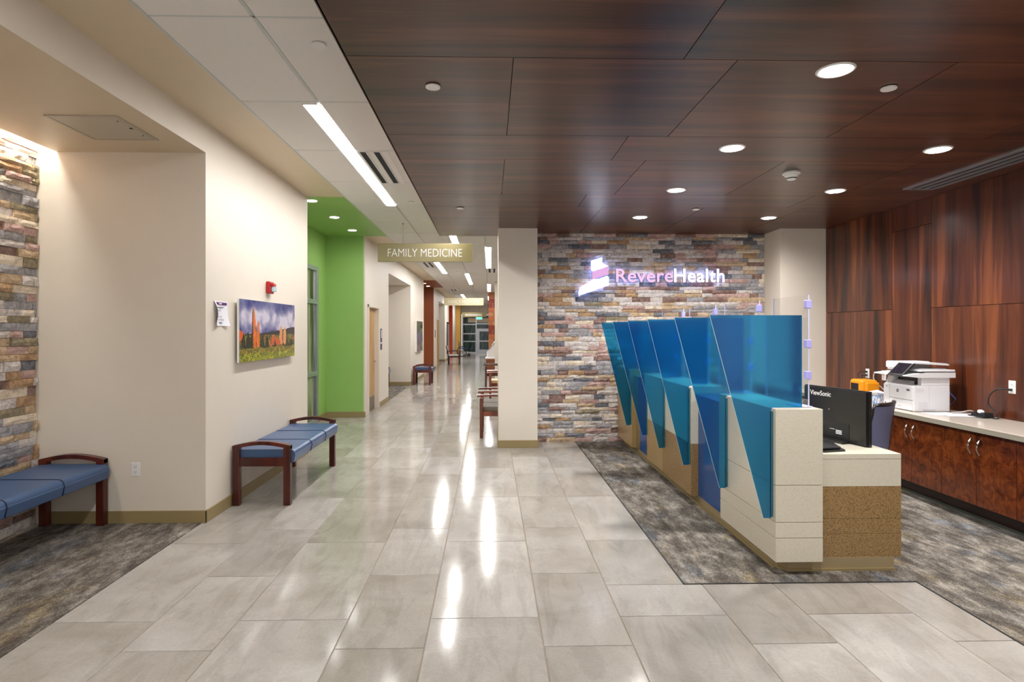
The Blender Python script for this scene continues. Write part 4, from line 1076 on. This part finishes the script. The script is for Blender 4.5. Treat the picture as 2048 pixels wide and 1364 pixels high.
tp = MB().add([(x0 - .10, y0 + .02, 1.172), (x0 + .03, y0 + .02, 1.300), (x0 + .03, y0 + .235, 1.300), (x0 - .10, y0 + .235, 1.172),
          (x0 - .085, y0 + .02, 1.160), (x0 + .045, y0 + .02, 1.288), (x0 + .045, y0 + .235, 1.288), (x0 - .085, y0 + .235, 1.160)],
         [(0, 1, 2, 3), (4, 5, 6, 7), (0, 1, 5, 4), (1, 2, 6, 5), (2, 3, 7, 6), (3, 0, 4, 7)]).build('touch_panel', 'black', pr, .004)
MB().add([(x0 - .083, y0 + .042, 1.1915), (x0 + .016, y0 + .042, 1.2895), (x0 + .016, y0 + .213, 1.2895), (x0 - .083, y0 + .213, 1.1915)], [(0, 1, 2, 3)]).build('screen', 'screen', tp)
for k_ in range(9):
    bx('vent_slit', x0 + .03 + k_ * .009, x0 + .033 + k_ * .009, y0 - .001, y0 + .001, 1.01, 1.05, 'printergrey', pr)
    bx('vent_slit', x0 + .06 + k_ * .010, x0 + .064 + k_ * .010, y0 - .001, y0 + .001, .835, .915, 'printergrey', pr)
bx('side_seam', x0 + .16, x0 + .163, y0 - .001, y0 + .001, ZT + .01, 1.075, 'printergrey', pr)
bx('side_grip', x0 + .10, x0 + .22, y0 - .001, y0 + .001, ZT + .005, ZT + .022, 'printergrey', pr)
MB().tube([(x1, 5.9, .98), (x1 + .06, 5.8, 1.0), (x1 + .09, 5.76, .94), (x1 + .05, 5.78, .88), (x1, 5.9, .86)], .005, 6).build('network_cable', 'bluecable', pr)
# orange case
oc2 = thing('charger_case', 'orange cased device with black grille on the counter beside the printer', 'charger', (4.36, 6.85, .82))
bx('shell', 4.27, 4.47, 6.74, 6.98, ZT, 1.045, 'orangebox', oc2, .035, 4)
bx('front_grille', 4.266, 4.272, 6.80, 6.94, .885, 1.0, 'black', oc2, .004)
for k_ in range(4): bx('grille_bar', 4.263, 4.267, 6.805, 6.935, .90 + k_ * .027, .905 + k_ * .027, 'blackmatte', oc2)
bx('side_slot', 4.34, 4.37, 6.737, 6.742, .86, 1.0, 'black', oc2); bx('end_plate', 4.30, 4.46, 6.70, 6.74, ZT, 1.02, 'orangebox', oc2, .02, 3)
# wipes box
wb = thing('tissue_box', 'white tissue box with a blue pattern between the orange case and the printer', 'tissue box', (4.25, 6.45, .82))
bx('carton', 4.19, 4.30, 6.30, 6.54, ZT, .905, 'wipes', wb, .003)
MB().add([(4.17, 6.32, .945), (4.28, 6.30, .935), (4.31, 6.52, .955), (4.18, 6.55, .925), (4.20, 6.34, .906), (4.29, 6.34, .906), (4.29, 6.5, .906), (4.20, 6.5, .906)],
         [(0, 1, 2, 3), (0, 1, 5, 4), (1, 2, 6, 5), (2, 3, 7, 6), (3, 0, 4, 7), (4, 5, 6, 7)]).build('tissue', 'paper', wb)
# papers
for k_, (px, py, r_) in enumerate([(4.30, 5.57, .3), (4.40, 5.47, .05)]):
    o = MB().box(-.108, .108, -.14, .14, 0, .0012).build('paper_sheet', 'paper'); o.location = (px, py, ZT + .0005 + k_ * .0016); o.rotation_euler = (0, 0, r_ + 1.3)
    tag(o, ['loose white paper sheet lying beside the printer foot', 'loose white paper sheet lying toward the headset cradle'][k_], 'paper', 'loose papers on the counter')
# wall outlets with plugs and cords
def cord(label, pts, mat, plug, r_=.005):
    t_ = thing('power_cord', label, 'cord', pts[0])
    # smooth the polyline
    P = [Vector(p) for p in pts]; S = []
    for i in range(len(P) - 1):
        p0, p1, p2, p3 = P[max(i - 1, 0)], P[i], P[i + 1], P[min(i + 2, len(P) - 1)]
        for q in range(6):
            u = q / 6; S.append(.5 * ((2 * p1) + (-p0 + p2) * u + (2 * p0 - 5 * p1 + 4 * p2 - p3) * u * u + (-p0 + 3 * p1 - 3 * p2 + p3) * u ** 3))
    S.append(P[-1]); MB().tube(S, r_, 7).build('cable', mat, t_)
    if plug:
        x, y, z = pts[0]; bx('plug', x - .005, x + .025, y - .012, y + .012, z - .010, z + .010, mat, t_, .003)
    return t_
xo = 4.632
outlet_plate('outlet plate on the wood wall above the orange case', (xo, 7.19, 1.088), '-x')
outlet_plate('outlet plate on the wood wall between the orange case and the printer', (xo, 6.885, 1.086), '-x')
outlet_plate('outlet plate on the wood wall to the right of the printer with one black plug', (xo, 5.168, 1.113), '-x')
cord('upper short black cord from the outlet down to the orange case', [(xo - .035, 7.19, 1.11), (4.56, 7.24, 1.10), (4.52, 7.2, 1.05), (4.49, 7.0, .98)], 'black', True)
cord('lower short black cord from the outlet down to the orange case', [(xo - .035, 7.19, 1.066), (4.57, 7.22, 1.06), (4.54, 7.12, .98), (4.49, 6.95, .92)], 'black', True)
cord('grey blue cord hanging from the outlet beside the printer', [(xo - .035, 6.885, 1.108), (4.56, 6.95, 1.11), (4.53, 6.9, 1.02), (4.47, 6.55, .90), (4.45, 6.3, .83)], 'greycable', True, .007)
cord('black cord drooping from the wall outlet to the charging cradle', [(xo - .035, 5.168, 1.09), (4.56, 5.235, 1.09), (4.54, 5.30, 1.03), (4.55, 5.33, .95), (4.57, 5.30, .90), (4.57, 5.24, .86), (4.53, 5.20, .83), (4.52, 5.255, .828)], 'black', True, .006)
cord('grey cable rising from the papers to the charging cradle', [(4.42, 5.60, .828), (4.47, 5.55, .84), (4.52, 5.50, .86), (4.545, 5.49, .85), (4.53, 5.475, .832)], 'greycable', False, .006)
# headset cradle
hc = thing('headset_cradle', 'black charging cradle holding a white earpiece on the counter', 'headset', (4.50, 5.36, .82))
bx('base', 4.45, 4.56, 5.27, 5.43, ZT, .836, 'black', hc, .004)
MB().prism([(5.27, .836), (5.43, .836), (5.41, .862), (5.38, .872), (5.36, .842), (5.31, .868), (5.28, .868)], 'x', 4.47, 4.55).build('rest', 'blackmatte', hc, .003)
MB().lathe([(.004, -.034), (.016, -.022), (.020, 0), (.016, .022), (.004, .034)], (4.49, 5.34, .872), 'y', 14).build('earpiece', 'whiteplastic', hc)
MB().tube([(4.48 + .02 * math.sin(q), 5.445 + .02 * math.cos(q), .826 + .002 * math.sin(3 * q)) for q in [k_ * .42 for k_ in range(14)]], .0045, 6).build('cable_loop', 'black', hc)

# ================================================================== WAITING CHAIRS
def make_chair(label, seats, frame, cushion, group=None, w=.55):
    """front faces -x; side frames at y=0,w,2w"""
    t_ = thing('waiting_chair', label, 'chair', (0, 0, 0), group, local=True)
    for k in range(seats + 1):
        y = k * w
        bx('leg', .0, .052, y - .022, y + .022, 0, .60, frame, t_, .008)
        MB().prism([(.50, .0), (.55, .0), (.57, .60), (.66, .86), (.62, .87), (.52, .60)], 'y', y - .02, y + .02).build('leg', frame, t_)
        n = 8; up = [(-.04 + .62 * i / n, .625 + .028 * math.sin(math.pi * (.25 + .75 * i / n))) for i in range(n + 1)]
        MB().prism(up + [(x, z - .028) for x, z in up][::-1], 'y', y - .026, y + .026).build('armrest', frame, t_, .005)
        bx('side_rail', .05, .52, y - .014, y + .014, .33, .40, frame, t_)
    for k in range(seats):
        y = k * w
        bx('seat', .02, .55, y + .03, y + w - .03, .39, .47, cushion, t_, .02, 3)
        MB().prism([(.50, .48), (.55, .47), (.65, .86), (.60, .87)], 'y', y + .03, y + w - .03).build('backrest', cushion, t_, .015, 2)
        bx('front_rail', .03, .06, y + .02, y + w - .02, .33, .39, frame, t_)
    return t_
w1_ = make_chair('two seat wooden waiting chair with taupe seats behind the cream column', 2, 'cherry_mid', 'greyfabric', 'waiting chairs'); w1_.location = (-.155, 8.92, 0)
w2_ = make_chair('wooden armchair with tan vinyl seat beyond the cream column', 1, 'cherry_mid', 'tanvinyl', 'waiting chairs'); w2_.location = (-.02, 13.6, 0)
w3_ = make_chair('dark wooden armchair standing before the small reception counter', 1, 'cherry_dark', 'palefabric', 'waiting chairs'); w3_.location = (-.14, 16.7, 0)
w4_ = make_chair('dark wooden armchair against the left wall far down the corridor', 1, 'cherry_dark', 'palefabric', 'waiting chairs'); w4_.location = (-1.42, 28.4, 0); w4_.rotation_euler = (0, 0, math.pi)

# far reception counter with sloped screen
fc = thing('check_in_counter', 'wooden check-in counter with a slanted framed glass screen by the brick pier', 'counter', (.2, 24.5, 0))
bx('front', -.16, .60, 24.0, 24.9, 0, .46, 'deskwood', fc); bx('ledge', -.19, .62, 23.97, 24.92, .46, .50, 'whitepaint', fc)
pts = [(-.12, .50), (-.11, .72), (.18, 1.14), (.60, 1.14), (.60, .50)]
MB().prism(pts, 'y', 24.4, 24.42).build('screen_glass', 'palefabric', fc)
MB().tube([(-.12, 24.39, .5), (-.11, 24.39, .72), (.18, 24.39, 1.14), (.55, 24.39, 1.14)], .025, 6).build('screen_frame', 'whitepaint', fc)
# tall poster frame and far bits
pf = thing('poster_frame', 'tall dark framed board on the wall before the orange niche', 'board', (XL2, 32.6, .4))
bx('frame', XL2, XL2 + .05, 31.9, 33.2, .35, 2.05, 'blackmatte', pf); bx('face', XL2 + .05, XL2 + .055, 32.0, 33.1, .45, 1.95, 'alu', pf)
d2 = thing('door_2', 'x', 'x', (XL2, 26.4, 0)); del d2['label'], d2['category']; struct(d2)
bx('door_frame', XL2, XL2 + .03, 25.6, 26.8, 0, 2.12, 'cream', d2); bx('door_leaf', XL2 + .03, XL2 + .034, 25.68, 26.72, 0, 2.06, 'maple', d2)
tag(bx('room_sign', XL2, XL2 + .012, 25.1, 25.3, 1.3, 1.62, 'ink'), 'tiny grey room sign beside the far pale door', 'sign')
# wheelchair
wc = thing('wheelchair', 'folded-looking dark wheelchair with blue seat parked before the glazed entrance', 'wheelchair', (-1.75, 36.5, 0))
wc['label'] = 'dark wheelchair with a blue seat parked near the glazed entrance'
for s_ in (0, .5):
    cx, cy = -1.72, 36.4 + s_
    MB().tube([(cx + .30 * math.cos(q), cy, .30 + .30 * math.sin(q)) for q in [k_ * math.pi / 12 for k_ in range(24)]], .022, 6, closed=True).build('wheel', 'rubber', wc)
    for k_ in range(4):
        q = k_ * math.pi / 4; MB().tube([(cx - .29 * math.cos(q), cy, .30 - .29 * math.sin(q)), (cx + .29 * math.cos(q), cy, .30 + .29 * math.sin(q))], .005, 5).build('spoke', 'chrome', wc)
    MB().lathe([(.09, -.02), (.09, .02)], (cx + .42, cy, .09), 'y', 14).build('caster', 'rubber', wc)
    MB().tube([(cx - .25, cy, .95), (cx - .18, cy, .92), (cx - .16, cy, .30), (cx + .36, cy, .28), (cx + .52, cy, .08)], .014, 6).build('frame_tube', 'chrome', wc)
bx('seat', -1.88, -1.40, 36.42, 36.88, .46, .51, 'deskblue', wc); bx('backrest', -1.92, -1.88, 36.42, 36.88, .48, .88, 'deskblue', wc)

for o in bpy.data.objects:
    if '_inv' in o: del o['_inv']
